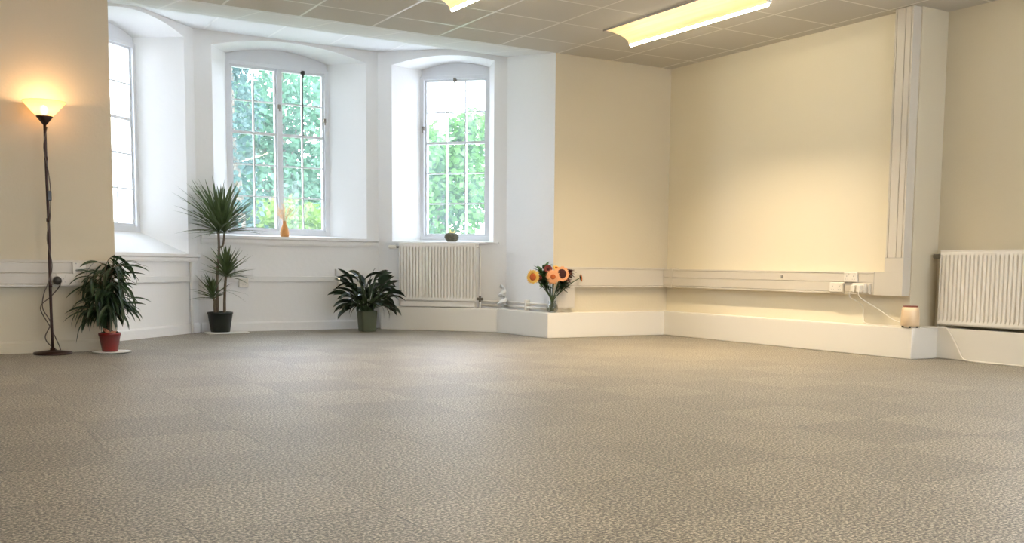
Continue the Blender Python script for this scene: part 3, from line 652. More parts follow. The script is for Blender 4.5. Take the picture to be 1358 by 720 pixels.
bm = new_bm(); path = [(0.012, -0.012, 1.56), (-0.012, -0.012, 1.42), (0.012, -0.010, 1.25), (0.02, -0.012, 1.12), (0.012, -0.012, 0.95), (-0.012, -0.012, 0.8), (0.013, -0.012, 0.62), (-0.014, -0.012, 0.5), (-0.045, -0.02, 0.42), (-0.055, -0.02, 0.32), (-0.01, -0.02, 0.22), (-0.045, 0.0, 0.12), (0.0, 0.05, 0.05), (0.06, 0.1, 0.02), (0.0, 0.08, 0.18), (-0.06, 0.08, 0.32), (0.01, 0.09, 0.40), (0.06, 0.10, 0.46), (0.07, 0.075, 0.49), (0.052, 0.07, 0.505)]
tube(bm, smooth_path(path, 6), 0.0038, 6); obj('cord', bm, M['bcord'], lamp, smooth=True)
bm = new_bm(); lathe(bm, [(0, 0), (0.026, 0), (0.030, 0.008), (0.026, 0.03), (0.018, 0.042), (0, 0.044)], 24)
bmesh.ops.rotate(bm, verts=bm.verts[:], matrix=Matrix.Rotation(PI/2, 3, 'X')); bmesh.ops.translate(bm, verts=bm.verts[:], vec=(0.052, 7.945-LY, 0.512)); obj('plug', bm, M['black'], lamp, smooth=True)['label'] = 'round black plug in the wall socket'
pl = bpy.data.lights.new('lamp_glow', 'POINT'); pl.energy = 3.8; pl.color = (1.0, 0.58, 0.27); pl.shadow_soft_size = 0.02
plo = bpy.data.objects.new('lamp_glow', pl); COL.objects.link(plo); plo.parent = lamp; plo.location = (0, 0, 1.72)

# ------------------------------------------------------------------ ceiling light fittings
def fitting(label, x, yfar, L=1.6, group=None, en=None, sp=150):
    r = thing('ceiling_light', label, 'ceiling light', (x, yfar, HC), 0, group)
    # wing reflector: concave section rising from the lamp bar to the ceiling at the left
    bm = new_bm(); n = 10; sec = []
    for k in range(n+1):
        t = k/n; sec.append((-0.28+0.25*math.sin(t*PI/2), -0.004-0.082*(1-math.cos(t*PI/2))))
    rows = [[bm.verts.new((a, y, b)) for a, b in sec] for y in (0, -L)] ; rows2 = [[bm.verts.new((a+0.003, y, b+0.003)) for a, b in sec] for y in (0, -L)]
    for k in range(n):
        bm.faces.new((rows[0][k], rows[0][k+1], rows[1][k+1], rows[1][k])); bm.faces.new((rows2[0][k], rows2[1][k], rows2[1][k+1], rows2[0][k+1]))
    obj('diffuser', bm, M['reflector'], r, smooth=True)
    for ye in (0.0, -L-0.008):
        bm = new_bm(); g = [bm.verts.new((a, ye, b)) for a, b in sec]+[bm.verts.new((-0.03, ye, 0)), bm.verts.new((-0.28, ye, 0))]; h = [bm.verts.new((v.co.x, ye+0.008, v.co.z)) for v in g]
        bm.faces.new(g); bm.faces.new(h[::-1])
        for i in range(len(g)): bm.faces.new((g[i], g[(i+1) % len(g)], h[(i+1) % len(g)], h[i]))
        obj('end_cap', bm, M['lightbody'], r)
    bm = new_bm(); box(bm, -0.286, -0.278, -L, 0.006, -0.012, 0); obj('edge_trim', bm, M['groove'], r)
    bm = new_bm(); box(bm, -0.032, 0.02, -L, 0.006, -0.075, 0.0); obj('spine', bm, M['lightbody'], r, bevel=0.003)
    bm = new_bm(); tube(bm, [(-0.012, 0.0, -0.088), (-0.012, -L+0.01, -0.088)], 0.0135, 12); obj('tube', bm, M['tube'], r, smooth=True)['label'] = 'glowing white fluorescent tube'
    la = bpy.data.lights.new('tube_light', 'AREA'); la.shape = 'RECTANGLE'; la.size = 0.03; la.size_y = L*0.95; la.energy = en or FE; la.color = WARM; la.spread = math.radians(sp)
    lo = bpy.data.objects.new('tube_light', la); COL.objects.link(lo); lo.parent = r; lo.location = (-0.012, -L/2, -0.104)
    return r
FE = 7; WARM = (1.0, 0.80, 0.54)
G = 'ceiling light fittings over the room'
fitting('long lit fluorescent ceiling fitting near the wide right wall', 5.08, 6.93, group=G, en=36, sp=112)
fitting('second ceiling fitting, only its lit far end shows at top', 3.35, 6.73, group=G, en=15)
for i, (x, y) in enumerate(((1.4, 6.5), (5.08, 3.4), (3.33, 3.0), (1.4, 2.6), (5.08, 0.0), (2.4, -0.6))):  # unseen fittings added to raise the brightness of the room
    fitting(['unseen fitting on the left side of the ceiling', 'unseen fitting above the right-hand carpet', 'unseen fitting over the middle carpet', 'unseen fitting over the left carpet', 'unseen fitting at right behind the viewer', 'unseen fitting behind the viewer'][i], x, y, group=G)

# ------------------------------------------------------------------ plants
def pot(bm, r0, r1, h, rim=0.008, lip=0.012, seg=36):
    lathe(bm, [(0, 0), (r0*0.95, 0), (r0, 0.004), (r1*0.985, h-lip), (r1+rim*0.3, h-lip), (r1+rim*0.4, h-0.002), (r1, h), (r1-rim, h), (r1-rim*1.2, h-0.02), (0, h-0.022)], seg)
# 1. long-leaved bushy plant in the red pot
PX, PY = 1.165, 7.80
p = thing('bushy_houseplant', 'bushy plant with long drooping narrow leaves in a red pot', 'plant', (PX, PY, 0.012))
bm = new_bm(); pot(bm, 0.052, 0.072, 0.135, lip=0.02); obj('pot', bm, M['redpot'], p, smooth=True)['label'] = 'dark red plant pot'
bm = new_bm(); lathe(bm, [(0, 0.122), (0.066, 0.12)], 24); 
for k in range(26):
    a = random.uniform(0, 2*PI); q = random.uniform(0, 0.055); tube(bm, [(q*math.cos(a), q*math.sin(a), 0.12), (q*math.cos(a)*1.2, q*math.sin(a)*1.2, 0.135+random.uniform(0, 0.02))], 0.006, 5)
obj('soil', bm, M['soil'], p)
bm = new_bm(); leaf(bm, (-0.02, -0.06, 0.12), (-0.3, -0.3, 1), 0.07, 0.045, 0.5, 5); leaf(bm, (0.01, -0.062, 0.12), (0.1, -0.5, 1), 0.06, 0.04, 0.9, 5); obj('dead_leaf', bm, M['plasticbag'], p)['label'] = 'dry salmon-pink leaf'
bm = new_bm(); stems = []
for (dx, dy, h) in ((-0.012, 0.0, 0.60), (0.02, 0.012, 0.55), (0.0, -0.02, 0.44)):
    pts = smooth_path([(dx*0.6, dy, 0.12), (dx, dy, 0.25), (dx*1.6, dy*1.4, h*0.7), (dx*1.2, dy, h)], 5); stems.append(pts); tube(bm, pts, [0.007*(1-0.6*i/len(pts)) for i in range(len(pts))], 7)
def fig_leaves(bmL, base, dr, L_, w=0.021): leaf(bmL, base, dr, L_, w, droop=random.uniform(0.7, 1.3), seg=6, fold=0.3, wmax=0.35)
bl = new_bm(); rnd = random.Random(11)
for k in range(40):
    st = stems[k % 3]; base = st[int(len(st)*rnd.uniform(0.35, 0.98))]
    az = rnd.uniform(0, 2*PI); el = rnd.uniform(-0.1, 0.8); L_ = rnd.uniform(0.08, 0.19)
    e = base+dirv(az, el)*L_; mid = base+dirv(az, el+0.25)*L_*0.5
    if e.y + PY > 7.90: e.y = 7.90-PY
    pts = smooth_path([base, mid, e], 4); tube(bm, pts, 0.0028, 5)
    for q in range(9):
        t = (q+1)/9; b_ = pts[int(t*(len(pts)-1))]
        a2 = az+rnd.uniform(-1.3, 1.3)
        d_ = dirv(a2, rnd.uniform(-0.9, 0.35))
        if d_.y > 0 and b_.y+PY+d_.y*0.15 > 7.93: d_.y = -d_.y*0.3
        leaf(bl, b_, d_, rnd.uniform(0.12, 0.20), rnd.uniform(0.019, 0.027), droop=rnd.uniform(0.5, 1.2), seg=6, fold=0.3, wmax=0.35, roll=rnd.uniform(-0.9, 0.9))
# outlying sprays seen in the photo: far left, and the tips above right
for b_, d_, L_ in (((-0.10, -0.02, 0.36), (-1, -0.1, 0.15), 0.20), ((-0.15, -0.03, 0.33), (-1, -0.2, -0.35), 0.19), ((-0.06, 0.0, 0.56), (-1, -0.2, 0.75), 0.16), ((0.06, 0.0, 0.60), (0.6, -0.3, 0.8), 0.16), ((0.07, -0.01, 0.62), (0.9, -0.2, 0.5), 0.19), ((-0.14, -0.02, 0.24), (-0.8, -0.2, -0.5), 0.2), ((0.09, -0.02, 0.58), (0.8, -0.2, 0.75), 0.19), ((0.04, -0.03, 0.61), (0.2, -0.3, 1), 0.13)):
    tube(bm, [(0, 0, b_[2]-0.06), b_], 0.0028, 5); leaf(bl, b_, d_, L_, 0.021, 1.1, 7, 0.3, 0.35)
obj('stem', bm, M['stem'], p, smooth=True); obj('foliage', bl, M['leafdark'], p)
bm = new_bm(); lathe(bm, [(0, 0), (0.09, 0), (0.128, 0.008), (0.130, 0.012), (0.10, 0.010), (0, 0.010)], 36)
o = obj('saucer', bm, M['saucer'], smooth=True); o.location = (PX+0.012, PY, 0.001); tag(o, 'flat white saucer under the red pot', 'saucer')

# 2. tall dracaena with three heads
DX, DY = 2.385, 9.60
p = thing('dracaena', 'tall dracaena with three spiky heads in a dark pot', 'plant', (DX, DY, 0.012))
bm = new_bm(); pot(bm, 0.085, 0.112, 0.185, lip=0.02); obj('pot', bm, M['darkpot'], p, smooth=True)
bm = new_bm(); lathe(bm, [(0, 0.168), (0.103, 0.165)], 24); obj('soil', bm, M['soil'], p)
for (bx, by, tx, ty, tz, nl, L_, lean, spread) in ((-0.02, 0.0, 0.0, 0.0, 0.93, 150, 0.52, -0.0, 1.0), (0.035, -0.02, 0.055, -0.03, 0.53, 75, 0.30, 0.1, 1.0), (-0.05, -0.03, -0.07, -0.04, 0.33, 44, 0.25, -0.25, 0.8)):
    bm = new_bm(); pts = smooth_path([(bx, by, 0.16), (bx*1.1, by, 0.16+(tz-0.16)*0.4), (tx*0.8, ty, 0.16+(tz-0.16)*0.75), (tx, ty, tz)], 6)
    tube(bm, pts, [0.014-0.003*i/len(pts) for i in range(len(pts))], 8)
    if tz > 0.9: tube(bm, smooth_path([pts[int(len(pts)*0.72)], (0.04, 0.01, 0.80), (0.055, 0.01, 0.91)], 5), 0.009, 7)
    obj('stem', bm, M['stem'], p, smooth=True)
    bl = new_bm(); rnd = random.Random(int(tz*100))
    for k in range(nl):
        az = k*2.399+rnd.uniform(-0.2, 0.2); t = k/nl
        el = 1.52-1.35*t**1.1+rnd.uniform(-0.12, 0.12)
        h = (1-t)*0.06; ox = 0.05 if (tz > 0.9 and k % 2) else 0
        d_ = dirv(az, el); d_.x += lean
        Lk = L_*rnd.uniform(0.62, 1.05)*(0.85+0.15*math.sin(t*PI))
        if DY+ty+d_.y*Lk > 9.74: d_.y = max(0, (9.72-DY-ty)/Lk)
        if Lk*(d_.y-d_.x) > 0.26: d_.y = 0.26/Lk+d_.x
        leaf(bl, (tx+ox, ty, tz-0.03+h), d_, Lk, rnd.uniform(0.02, 0.03), droop=rnd.uniform(0.1, 0.55)*(0.4+t*0.8), seg=6, fold=0.35, wmax=0.3)
    if tz < 0.4:
        for az in (-0.3, 0.05): leaf(bl, (0.04, -0.03, 0.38), (1, -0.3, 0.05+az), 0.22, 0.012, 0.5, 6, 0.3, 0.3)
    obj('leaf_crown', bl, M['leafdrac'], p)
bm = new_bm(); prism(bm, [(-0.13, -0.12), (0.24, -0.10), (0.26, 0.05), (0.2, 0.10), (-0.10, 0.12), (-0.14, 0.02)], 0, 0.010)
o = obj('floor_tray', bm, M['saucer'], bevel=0.003); o.location = (DX, DY, 0.001); tag(o, 'flat white tray under the tall dracaena', 'tray')

# 3. broad-leaved plant in the olive pot
LX3, LY3 = 3.73, 9.37
p = thing('broadleaf_houseplant', 'dark glossy broad-leaved plant in an olive green pot', 'plant', (LX3, LY3, 0.0))
bm = new_bm()
def sq(bm, rings, n=10):
    rs = []
    for w, z in rings:
        rs.append([])
        for k in range(40):
            a = 2*PI*k/40; c, s = math.cos(a), math.sin(a); e = 0.35
            rs[-1].append(bm.verts.new((w*math.copysign(abs(c)**e, c), w*math.copysign(abs(s)**e, s), z)))
    for a, b in zip(rs[:-1], rs[1:]):
        for k in range(40): bm.faces.new((a[k], a[(k+1) % 40], b[(k+1) % 40], b[k]))
    bm.faces.new(rs[0][::-1]); bm.faces.new(rs[-1])
sq(bm, [(0.068, 0), (0.071, 0.005), (0.084, 0.195), (0.086, 0.2), (0.079, 0.2), (0.077, 0.175)])
obj('pot', bm, M['olivepot'], p, smooth=False, bevel=0)
bm = new_bm(); box(bm, -0.07, 0.07, -0.07, 0.07, 0.17, 0.178); obj('soil', bm, M['soil'], p)
bl = new_bm(); bm = new_bm(); rnd = random.Random(5)
spec = []
for k in range(78):
    az = k*2.399; t = k/78; spec.append((az, 1.35-1.25*t+rnd.uniform(-0.15, 0.15), rnd.uniform(0.08, 0.24)*(0.7+0.5*(1-t)), rnd.uniform(0.15, 0.23), rnd.uniform(0.045, 0.07)))
for az, el, pet, L_, w in spec:
    d_ = dirv(az, el); 
    if d_.y > 0: d_.y *= 0.35
    b0 = V((0.03*math.cos(az), 0.03*math.sin(az), 0.18)); b1 = b0+d_*pet+V((0, 0, 0.05))
    tube(bm, smooth_path([b0, b0+V((0, 0, 0.04))+d_*pet*0.4, b1], 4), 0.0035, 5)
    leaf(bl, b1, d_, L_, w, droop=rnd.uniform(0.6, 1.5), seg=7, fold=0.25, wmax=0.4, roll=rnd.uniform(0.3, 1.1)*rnd.choice((-1, 1)))
# long arching leaves at the left and right that give the outline
for b_, d_, L_ in (((-0.10, -0.03, 0.50), (-0.9, -0.2, 0.75), 0.27), ((-0.15, -0.02, 0.46), (-1, -0.2, 0.32), 0.26), ((-0.02, 0.0, 0.50), (0.55, -0.2, 0.9), 0.20), ((0.08, -0.03, 0.50), (1, -0.2, 0.35), 0.22), ((0.10, -0.05, 0.42), (1, -0.3, 0.4), 0.24), ((-0.11, -0.03, 0.33), (-1, -0.3, 0.0), 0.22), ((-0.08, -0.03, 0.26), (-1, -0.3, -0.1), 0.18), ((0.09, -0.05, 0.34), (1, -0.3, 0.1), 0.22), ((0.11, -0.04, 0.38), (1, 0, 0.7), 0.17)):
    tube(bm, smooth_path([(0, 0, 0.18), (b_[0]*0.4, b_[1], 0.18+(b_[2]-0.18)*0.6), b_], 4), 0.004, 5); leaf(bl, b_, d_, L_, 0.048, 1.2, 8, 0.25, 0.45, roll=0.6 if d_[0] > 0 else -0.6)
obj('leaf_stalks', bm, M['gstem'], p, smooth=True); obj('foliage', bl, M['leaflily'], p)
bm = new_bm(); leaf(bm, (0.07, -0.05, 0.26), (0.6, -0.5, 0.3), 0.24, 0.03, 2.2, 8); leaf(bm, (0.05, -0.06, 0.27), (0.7, -0.3, 0.2), 0.2, 0.025, 2.4, 8); obj('dead_leaf', bm, M['stem'], p)['label'] = 'withered leaf hanging over the pot'

# ------------------------------------------------------------------ flowers in the glass vase on the ledge corner
VX, VY = 4.905, 7.845
v = thing('glass_vase', 'small round clear glass vase standing on the ledge corner', 'vase', (VX, VY, LZ+0.001))
bm = new_bm()
lathe(bm, [(0, 0), (0.03, 0), (0.046, 0.012), (0.055, 0.04), (0.050, 0.07), (0.032, 0.092), (0.036, 0.105), (0.0335, 0.105), (0.0295, 0.092), (0.047, 0.07), (0.052, 0.04), (0.044, 0.015), (0.028, 0.006), (0, 0.006)], 36)
obj('vase_body', bm, M['clearglass'], v, smooth=True)
bm = new_bm(); lathe(bm, [(0, 0.008), (0.026, 0.008), (0.042, 0.017), (0.049, 0.04), (0.047, 0.06), (0, 0.06)], 28); obj('water', bm, M['water'], v, smooth=True)
def flower(name, label, head, face, R, petal_m, centre_m, n=18, rows=2, rc=0.4, cup=0.25, petal_w=1.0, foot=(0, 0), leaves=1):
    base = V((VX+foot[0], VY+foot[1], LZ+0.014)); hd = V((VX, VY, 0))+V(head)
    hd = V(head); r = thing(name, label, 'flower', base, 0, 'flowers standing in the glass vase'); h = hd-base
    face = V(face).normalized()
    neck = V((-foot[0]*0.2, -foot[1]*0.2, 0.10)); bm = new_bm(); back = h-face*0.012
    tube(bm, smooth_path([(0, 0, 0), neck, (neck*0.45+back*0.55)+V((0, 0, 0.02)), back], 6), 0.0042, 7); obj('stem', bm, M['gstem'], r, smooth=True)
    q = face.to_track_quat('Z', 'Y').to_matrix().to_4x4(); T4 = Matrix.Translation(h) @ q
    bm = new_bm()
    for row in range(rows):
        for k in range(n):
            a = 2*PI*(k+row*0.5)/n; e = cup-row*0.12; L_ = R*(1-rc)*(1.05-row*0.16)*random.uniform(0.85, 1.1)
            leaf(bm, (R*rc*0.8*math.cos(a), R*rc*0.8*math.sin(a), 0.001*row), dirv(a, e), L_, 2*PI*R/n*0.72*petal_w, droop=0.5, seg=4, fold=0.2, wmax=0.5)
    bmesh.ops.transform(bm, matrix=T4, verts=bm.verts[:]); obj('petals', bm, petal_m, r)
    bm = new_bm(); lathe(bm, [(0, -0.012), (R*rc*0.6, -0.010), (R*rc, 0), (R*rc*0.9, 0.006), (R*rc*0.5, 0.010), (0, 0.008)], 20); bmesh.ops.transform(bm, matrix=T4, verts=bm.verts[:]); obj('flower_centre', bm, centre_m, r, smooth=True)
    bm = new_bm()
    for k in range(leaves*3+5):
        a = 2*PI*k/(leaves*3+5); leaf(bm, V((0, 0, -0.008)), dirv(a, 0.1), R*0.75, R*0.3, 0.2, 4)
    bmesh.ops.transform(bm, matrix=T4, verts=bm.verts[:]); obj('sepals', bm, M['leafbright'], r)
    return r
cd = V((-0.53, -0.84, 0.05))
flower('sunflower', 'pale yellow sunflower leaning out at the far left', (4.672, 7.80, 0.555), (-0.95, -0.55, 0.05), 0.075, M['petalyellow'], M['floretor'], 22, 3, 0.45, 0.35, foot=(-0.01, 0))
flower('gerbera', 'orange-peach open flower in the middle of the bunch', (4.845, 7.74, 0.558), (-0.6, -0.95, 0.05), 0.074, M['petalpeach'], M['floretor'], 24, 3, 0.32, 0.15, foot=(-0.005, -0.01))
flower('sunflower', 'orange sunflower with a dark brown centre, right of middle', (4.925, 7.72, 0.585), (-0.45, -0.95, 0.12), 0.078, M['petalpeach'], M['floret'], 24, 2, 0.55, 0.15, foot=(0.008, -0.01))
flower('dahlia', 'dark red flower at the top of the bunch', (4.83, 7.80, 0.625), (-0.4, -0.8, 0.4), 0.045, M['petalred'], M['floret'], 16, 4, 0.3, 0.7, foot=(0.0, 0.012))
flower('dahlia', 'dark red flower half hidden below the dark-centred sunflower', (4.985, 7.79, 0.54), (0.3, -0.9, 0.1), 0.048, M['petalred'], M['floret'], 16, 4, 0.3, 0.7, foot=(0.012, 0.008))
flower('gerbera', 'small orange flower on a long stem at the far right', (5.185, 7.80, 0.55), (0.95, -0.3, 0.15), 0.040, M['petalorange'], M['floret'], 16, 2, 0.35, 0.4, foot=(0.014, 0))
flower('dahlia', 'dark red flower behind the pale yellow sunflower', (4.745, 7.82, 0.545), (-0.2, -0.9, -0.1), 0.034, M['petalred'], M['floret'], 14, 4, 0.3, 0.7, foot=(-0.013, 0.008))
flower('gerbera', 'pale orange flower peeping over the top of the bunch', (4.93, 7.82, 0.635), (0.0, -0.7, 0.9), 0.042, M['petalyellow'], M['floretor'], 18, 2, 0.35, 0.3, foot=(0.004, 0.014))
# leafy sprigs
def sprig(label, foot, top, m, n, L_, w, seed):
    base = V((VX+foot[0], VY+foot[1], LZ+0.014)); r = thing('leafy_sprig', label, 'foliage', base, 0); h = V(top)-base; rn = random.Random(seed)
    pts = smooth_path([V((0, 0, 0)), V((0, 0, 0.1)), h*0.6+V((0, 0, 0.03)), h], 6); bm = new_bm(); tube(bm, pts, 0.0032, 6); obj('stem', bm, M['gstem'], r, smooth=True)
    bm = new_bm()
    for k in range(n):
        b_ = pts[int(len(pts)*rn.uniform(0.7, 0.99))]; a = rn.uniform(0, 2*PI); leaf(bm, b_, dirv(a, rn.uniform(-0.2, 1.2)), L_*rn.uniform(0.7, 1.1), w*rn.uniform(0.8, 1.1), 0.5, 5, wmax=0.5)
    obj('leaves', bm, m, r)
sprig('green leafy sprig at the upper left of the flowers', (-0.01, 0.01), (4.775, 7.84, 0.60), M['leafbright'], 44, 0.10, 0.036, 3)
sprig('upright green sprig behind the top red flower', (0, 0.015), (4.83, 7.86, 0.61), M['leafbright'], 36, 0.105, 0.034, 4)
sprig('dark reddish-green leafy sprig at the upper right of the flowers', (0.012, 0.01), (5.06, 7.80, 0.60), M['leafred'], 120, 0.065, 0.03, 5)
sprig('dark green sprig hanging behind the peach flower', (-0.006, 0.0), (4.79, 7.80, 0.52), M['leafdark'], 60, 0.07, 0.028, 8)
sprig('low dark green sprig just right of the vase stems', (0.01, -0.01), (5.00, 7.78, 0.50), M['leafdark'], 60, 0.07, 0.028, 6)

# ------------------------------------------------------------------ ornaments on sills and ledge
c = P2(0.84, 0.905, 0.06)
v = thing('bottle_vase', 'small amber bottle vase on the wide window sill', 'vase', (c[0], c[1], 0.908))
bm = new_bm(); lathe(bm, [(0, 0), (0.036, 0), (0.042, 0.008), (0.043, 0.04), (0.034, 0.085), (0.019, 0.118), (0.016, 0.14), (0.02, 0.15), (0.016, 0.15), (0.012, 0.138), (0.014, 0.115), (0.028, 0.08), (0.035, 0.04), (0.03, 0.012), (0, 0.010)], 32); obj('vase_body', bm, M['amber'], v, smooth=True)
g = thing('dried_grass', 'fluffy pale dried grasses standing in the amber vase', 'dried flowers', (c[0], c[1], 0.925))
rnd = random.Random(9); bm = new_bm(); bl = new_bm()
for k in range(26):
    a = rnd.uniform(0, 2*PI); e = rnd.uniform(0.75, 1.5); L_ = rnd.uniform(0.11, 0.19); top = V((0, 0, 0.12))+dirv(a, e)*L_
    tube(bm, [(0, 0, 0), (0, 0, 0.11), top], 0.0014, 4)
    for q in range(22):
        leaf(bl, V((0, 0, 0.12)).lerp(top, rnd.uniform(0.4, 1)), dirv(a+rnd.uniform(-1, 1), rnd.uniform(-0.3, 1.3)), rnd.uniform(0.018, 0.04), 0.004, 0.3, 3)
obj('stalks', bm, M['dried'], g); obj('plumes', bl, M['dried'], g)

c = P3(0.775, 0.885, 0.06)
v = thing('stone_bowl', 'small round mottled dark bowl on the sill above the radiator', 'bowl', (c[0], c[1], 0.8885))
bm = new_bm(); rnd = random.Random(2); lathe(bm, [(0, 0), (0.042, 0), (0.062, 0.016), (0.072, 0.042), (0.068, 0.066), (0.052, 0.082), (0.044, 0.08), (0.05, 0.06), (0, 0.055)], 24)
for x in bm.verts: x.co += V((rnd.uniform(-1, 1), rnd.uniform(-1, 1), 0))*0.0025
obj('bowl_body', bm, M['stonepot'], v, smooth=True)
g = thing('succulent', 'small pale yellow plant tuft growing in the mottled bowl', 'plant', (c[0], c[1], 0.945)); bm = new_bm()
for k in range(34):
    a = k*2.4; leaf(bm, (0.012*math.cos(a), 0.012*math.sin(a), 0), dirv(a, 0.4+k/34), 0.045+0.03*(k/34), 0.012, 0.4, 4)
obj('leaves', bm, M['succ'], g)
bm = new_bm(); lathe(bm, [(0, -0.004), (0.046, -0.002), (0, 0.004)], 18); obj('soil', bm, M['soil'], g)

# white spiral ornament in the ledge corner
v = thing('spiral_ornament', 'white curled ribbon ornament in the ledge corner beside the pipes', 'ornament', (4.76, 8.63, LZ+0.001))
v.location = (4.868, 8.70, LZ+0.001)
bm = new_bm(); lathe(bm, [(0, 0), (0.03, 0), (0.03, 0.008), (0.006, 0.012), (0, 0.012)], 20); tube(bm, [(0, 0, 0.01), (0, 0, 0.235)], 0.003, 6); obj('stand', bm, M['spiral'], v, smooth=True)
bm = new_bm(); rows = []
for k in range(97):
    t = k/96; a = t*2*PI*2.5; R = 0.06*(1-t*0.5); z = 0.02+0.215*t
    rows.append([bm.verts.new((R*math.cos(a)*s, R*math.sin(a)*s, z+dz)) for s, dz in ((0.5, 0.016), (1.0, -0.014), (1.03, -0.010), (0.53, 0.020))])
for a, b in zip(rows[:-1], rows[1:]):
    for k in range(4): bm.faces.new((a[k], a[(k+1) % 4], b[(k+1) % 4], b[k]))
obj('ribbon', bm, M['spiral'], v, smooth=True)

# small beige burner on the right ledge end
v = thing('oil_burner', 'small beige tapered pot with dark red inside on the ledge end', 'pot', (6.205, 4.945, LZ+0.001))
bm = new_bm(); lathe(bm, [(0, 0.012), (0.062, 0.012), (0.066, 0.018), (0.066, 0.08), (0.063, 0.12), (0.058, 0.150), (0.053, 0.150), (0.058, 0.12), (0.058, 0.09), (0, 0.088)], 36); obj('pot_body', bm, M['cup'], v, smooth=True)
bm = new_bm(); lathe(bm, [(0, 0.125), (0.0525, 0.125), (0.0525, 0.160), (0.047, 0.160), (0.047, 0.130), (0, 0.129)], 30); obj('lining', bm, M['cupin'], v, smooth=True)
for a in (0.6, 2.2, 3.8, 5.4):
    bm = new_bm(); tube(bm, [(0.05*math.cos(a), 0.05*math.sin(a), 0), (0.05*math.cos(a), 0.05*math.sin(a), 0.014)], 0.008, 8); obj('foot', bm, M['black'], v)

# cables
def cable(label, pts, r=0.0035, m='wcord', n=8):
    bm = new_bm(); tube(bm, smooth_path(pts, n), r, 6); o = obj('cable', bm, M[m], smooth=True); tag(o, label, 'cable'); return o
cable('thin white cable hanging from the adaptor to the ledge', [(6.085, 5.42, 0.49), (6.10, 5.43, 0.44), (6.235, 5.43, 0.38), (6.245, 5.42, 0.29), (6.22, 5.38, 0.245), (6.19, 5.25, 0.236), (6.20, 5.15, 0.236), (6.21, 5.03, 0.236)], 0.0035)
cable('thin white cable slanting from the adaptor to the beige pot', [(6.085, 5.34, 0.49), (6.10, 5.33, 0.44), (6.20, 5.25, 0.36), (6.21, 5.12, 0.29), (6.20, 5.03, 0.265)], 0.0035)
cable('white cable dropping over the ledge to the carpet under the large radiator', [(6.215, 4.875, 0.236), (6.30, 4.86, 0.236), (6.40, 4.83, 0.236), (6.438, 4.80, 0.225), (6.436, 4.72, 0.12), (6.43, 4.66, 0.03), (6.41, 4.60, 0.008), (6.40, 4.45, 0.006), (6.41, 4.2, 0.006), (6.40, 3.8, 0.006)], 0.006)

# ------------------------------------------------------------------ outside
bm = new_bm(); box(bm, -60, 80, 11.2, 90, -1.3, -1.2); o = obj('ground', bm, M['grass']); tag(o, 'green lawn outside the windows', 'ground', kind='structure')

def tree(name, label, x, y, z0, crowns, m, n, leafsz, trunk_r=0.15, seed=1, top=None, group=None):
    rn = random.Random(seed); r = thing(name, label, 'tree', (x, y, z0), 0, group)
    bm = new_bm(); zt = top if top else max(c[2] for c in crowns)
    tube(bm, smooth_path([(0, 0, 0), (0.1, 0, zt*0.4), (-0.05, 0.1, zt*0.8), (0, 0, zt)], 4), [trunk_r*(1-0.75*i/12) for i in range(13)], 8)
    for c in crowns: tube(bm, [(0, 0, zt*0.3+0.2*c[2]), (c[0]*0.5, c[1]*0.5, c[2]*0.75), c[:3]], [trunk_r*0.4, trunk_r*0.25, 0.02], 6)
    obj('trunk', bm, M['bark'], r, smooth=True)
    bm = new_bm(); tot = sum(c[3]**2 for c in crowns)
    for c in crowns:
        for k in range(int(n*c[3]**2/tot)):
            while True:
                p = V((rn.uniform(-1, 1), rn.uniform(-1, 1), rn.uniform(-1, 1)))
                if 0.25 < p.length < 1: break
            q = V(c[:3])+V((p.x*c[3], p.y*c[3], p.z*c[4]))
            if q.z < 0.02: continue
            d = V((rn.uniform(-1, 1), rn.uniform(-1, 1), rn.uniform(-1, 0.6))).normalized(); s = d.cross(V((rn.uniform(-1, 1), rn.uniform(-1, 1), rn.uniform(-1, 1)))).normalized()
            L_ = leafsz*rn.uniform(0.6, 1.3); w = L_*0.32
            bm.faces.new([bm.verts.new(t) for t in (q, q+d*L_*0.5+s*w, q+d*L_, q+d*L_*0.5-s*w)])
    obj('foliage', bm, m, r); return r
GZ = -1.2
TG = 'trees outside the bay windows'
# wide window looks along bearings 0.26..0.36, right one along 0.40..0.50
tree('conifer_tree', 'dark blue-green tree seen through the left panes of the wide window', 4.33, 16.5, GZ, [(0.05, 0, 1.2, 0.55, 1.2), (0.0, 0, 2.7, 0.5, 1.1), (0.0, 0.1, 4.2, 0.5, 1.1), (0.05, 0.1, 5.6, 0.4, 0.9)], M['tree_a'], 3200, 0.12, 0.16, 1, 5.6, TG)
tree('garden_tree', 'bright green tree behind the lower panes of the wide window', 6.9, 20.5, GZ, [(-0.9, 0, 1.1, 1.0, 1.1), (0.5, 0.2, 1.3, 1.2, 1.2), (-0.3, 0.3, 2.6, 0.9, 0.6), (1.4, 0, 2.2, 0.7, 0.8)], M['tree_d'], 9000, 0.16, 0.15, 2, 3.0, TG)
tree('garden_tree', 'tall pale green tree behind the upper panes of the wide window', 9.2, 29.5, GZ, [(-1.6, 0, 5.8, 1.5, 1.3), (0.6, 0.4, 6.3, 1.7, 1.6), (-0.5, 0, 3.9, 1.7, 1.2), (1.3, 0, 3.9, 1.3, 1.4), (-1.9, 0, 8.2, 1.1, 1.0)], M['tree_c'], 11000, 0.22, 0.25, 3, 7.5, TG)
tree('garden_tree', 'leafy green tree filling the lower panes of the narrow window', 7.85, 17.0, GZ, [(-0.8, 0, 1.3, 0.9, 1.1), (0.5, 0, 1.5, 0.95, 1.1), (-0.6, 0.2, 2.9, 0.95, 0.8), (0.8, 0.2, 3.3, 0.8, 0.85), (-0.3, 0.1, 3.95, 0.8, 0.5), (1.0, 0.1, 4.3, 0.45, 0.45)], M['tree_b'], 13000, 0.15, 0.13, 4, 4.0, TG)
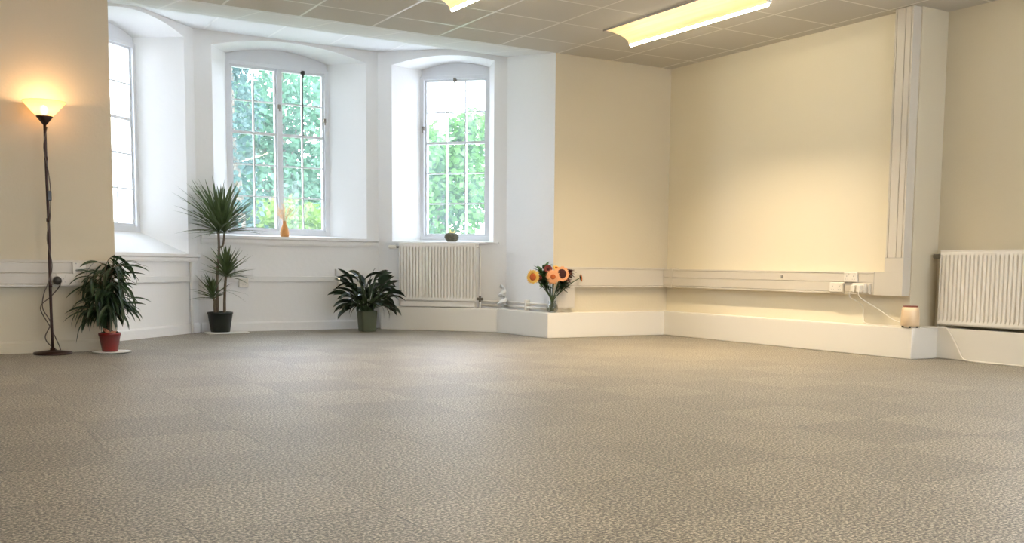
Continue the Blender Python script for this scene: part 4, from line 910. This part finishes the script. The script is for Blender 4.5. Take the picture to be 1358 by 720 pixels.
tree('garden_tree', 'loose pale tree rising behind the narrow window on the left', 10.8, 25, GZ, [(-0.8, 0, 4.6, 1.4, 1.2), (-1.1, 0, 3.0, 1.2, 1.0), (1.4, 0, 4.2, 1.2, 1.0)], M['tree_c'], 6500, 0.18, 0.2, 5, 5.5, TG)
tree('hedge_shrub', 'distant bushy shrub line behind the bay garden', 12.2, 36, GZ, [(-4, 0, 1.2, 1.8, 1.5), (-1, 0, 1.3, 1.8, 1.6), (2, 0, 1.4, 1.9, 1.6), (5, 0, 1.3, 1.8, 1.6)], M['tree_c'], 7000, 0.22, 0.1, 6, 2.0)

b = thing('neighbouring_building', 'pale rendered building seen bright through the far left window', 'building', (-2.5, 17.5, GZ))
bm = new_bm(); box(bm, -9, 6.05, 0, 7, 0, 7.5); obj('wall', bm, M['stone'], b)
bm = new_bm(); prism(bm, [(-9.3, -0.3), (6.35, -0.3), (6.35, 7.3), (-9.3, 7.3)], 7.5, 7.7); obj('roof', bm, M['slate'], b)
for x in (-7, -4, -1, 2):
    for z in (1.2, 4.4):
        bm = new_bm(); box(bm, x, x+1.0, -0.03, 0.02, z, z+1.6); w_ = obj('window', bm, M['frame'], b)
        bm = new_bm(); box(bm, x+0.08, x+0.92, -0.04, -0.03, z+0.08, z+1.52); obj('pane', bm, M['darkglass'], w_)

# ------------------------------------------------------------------ daylight
W = bpy.data.worlds.new('sky'); S.world = W; W.use_nodes = True
N = W.node_tree.nodes; L = W.node_tree.links; bg = N['Background']
tc = N.new('ShaderNodeTexCoord'); sp = N.new('ShaderNodeSeparateXYZ'); L.new(tc.outputs['Generated'], sp.inputs[0])
cr = N.new('ShaderNodeValToRGB'); cr.color_ramp.elements[0].position = 0.0; cr.color_ramp.elements[0].color = (0.80, 0.88, 1.0, 1); cr.color_ramp.elements[1].position = 0.8; cr.color_ramp.elements[1].color = (0.62, 0.80, 1.0, 1)
nz = N.new('ShaderNodeTexNoise'); nz.inputs['Scale'].default_value = 2.5; nz.inputs['Detail'].default_value = 5; L.new(tc.outputs['Generated'], nz.inputs['Vector'])
mx = N.new('ShaderNodeMix'); mx.data_type = 'RGBA'; mr = N.new('ShaderNodeMapRange'); mr.inputs[1].default_value = 0.4; mr.inputs[2].default_value = 0.6
L.new(sp.outputs[2], cr.inputs[0]); L.new(nz.outputs['Fac'], mr.inputs[0]); L.new(mr.outputs[0], mx.inputs[0]); L.new(cr.outputs[0], mx.inputs[6]); mx.inputs[7].default_value = (0.83, 0.90, 1.0, 1)
L.new(mx.outputs[2], bg.inputs['Color']); bg.inputs['Strength'].default_value = 11.5
sun = bpy.data.lights.new('sun', 'SUN'); sun.energy = 4.0; sun.color = (1.0, 0.95, 0.86); sun.angle = math.radians(1.5)
so = bpy.data.objects.new('sun', sun); COL.objects.link(so); so.rotation_euler = V((-0.25, 0.75, -0.62)).to_track_quat('-Z', 'Y').to_euler()

S.view_settings.view_transform = 'Standard'; S.view_settings.look = 'None'; S.view_settings.gamma = 1; S.view_settings.exposure = 0.32
S.view_settings.use_curve_mapping = False
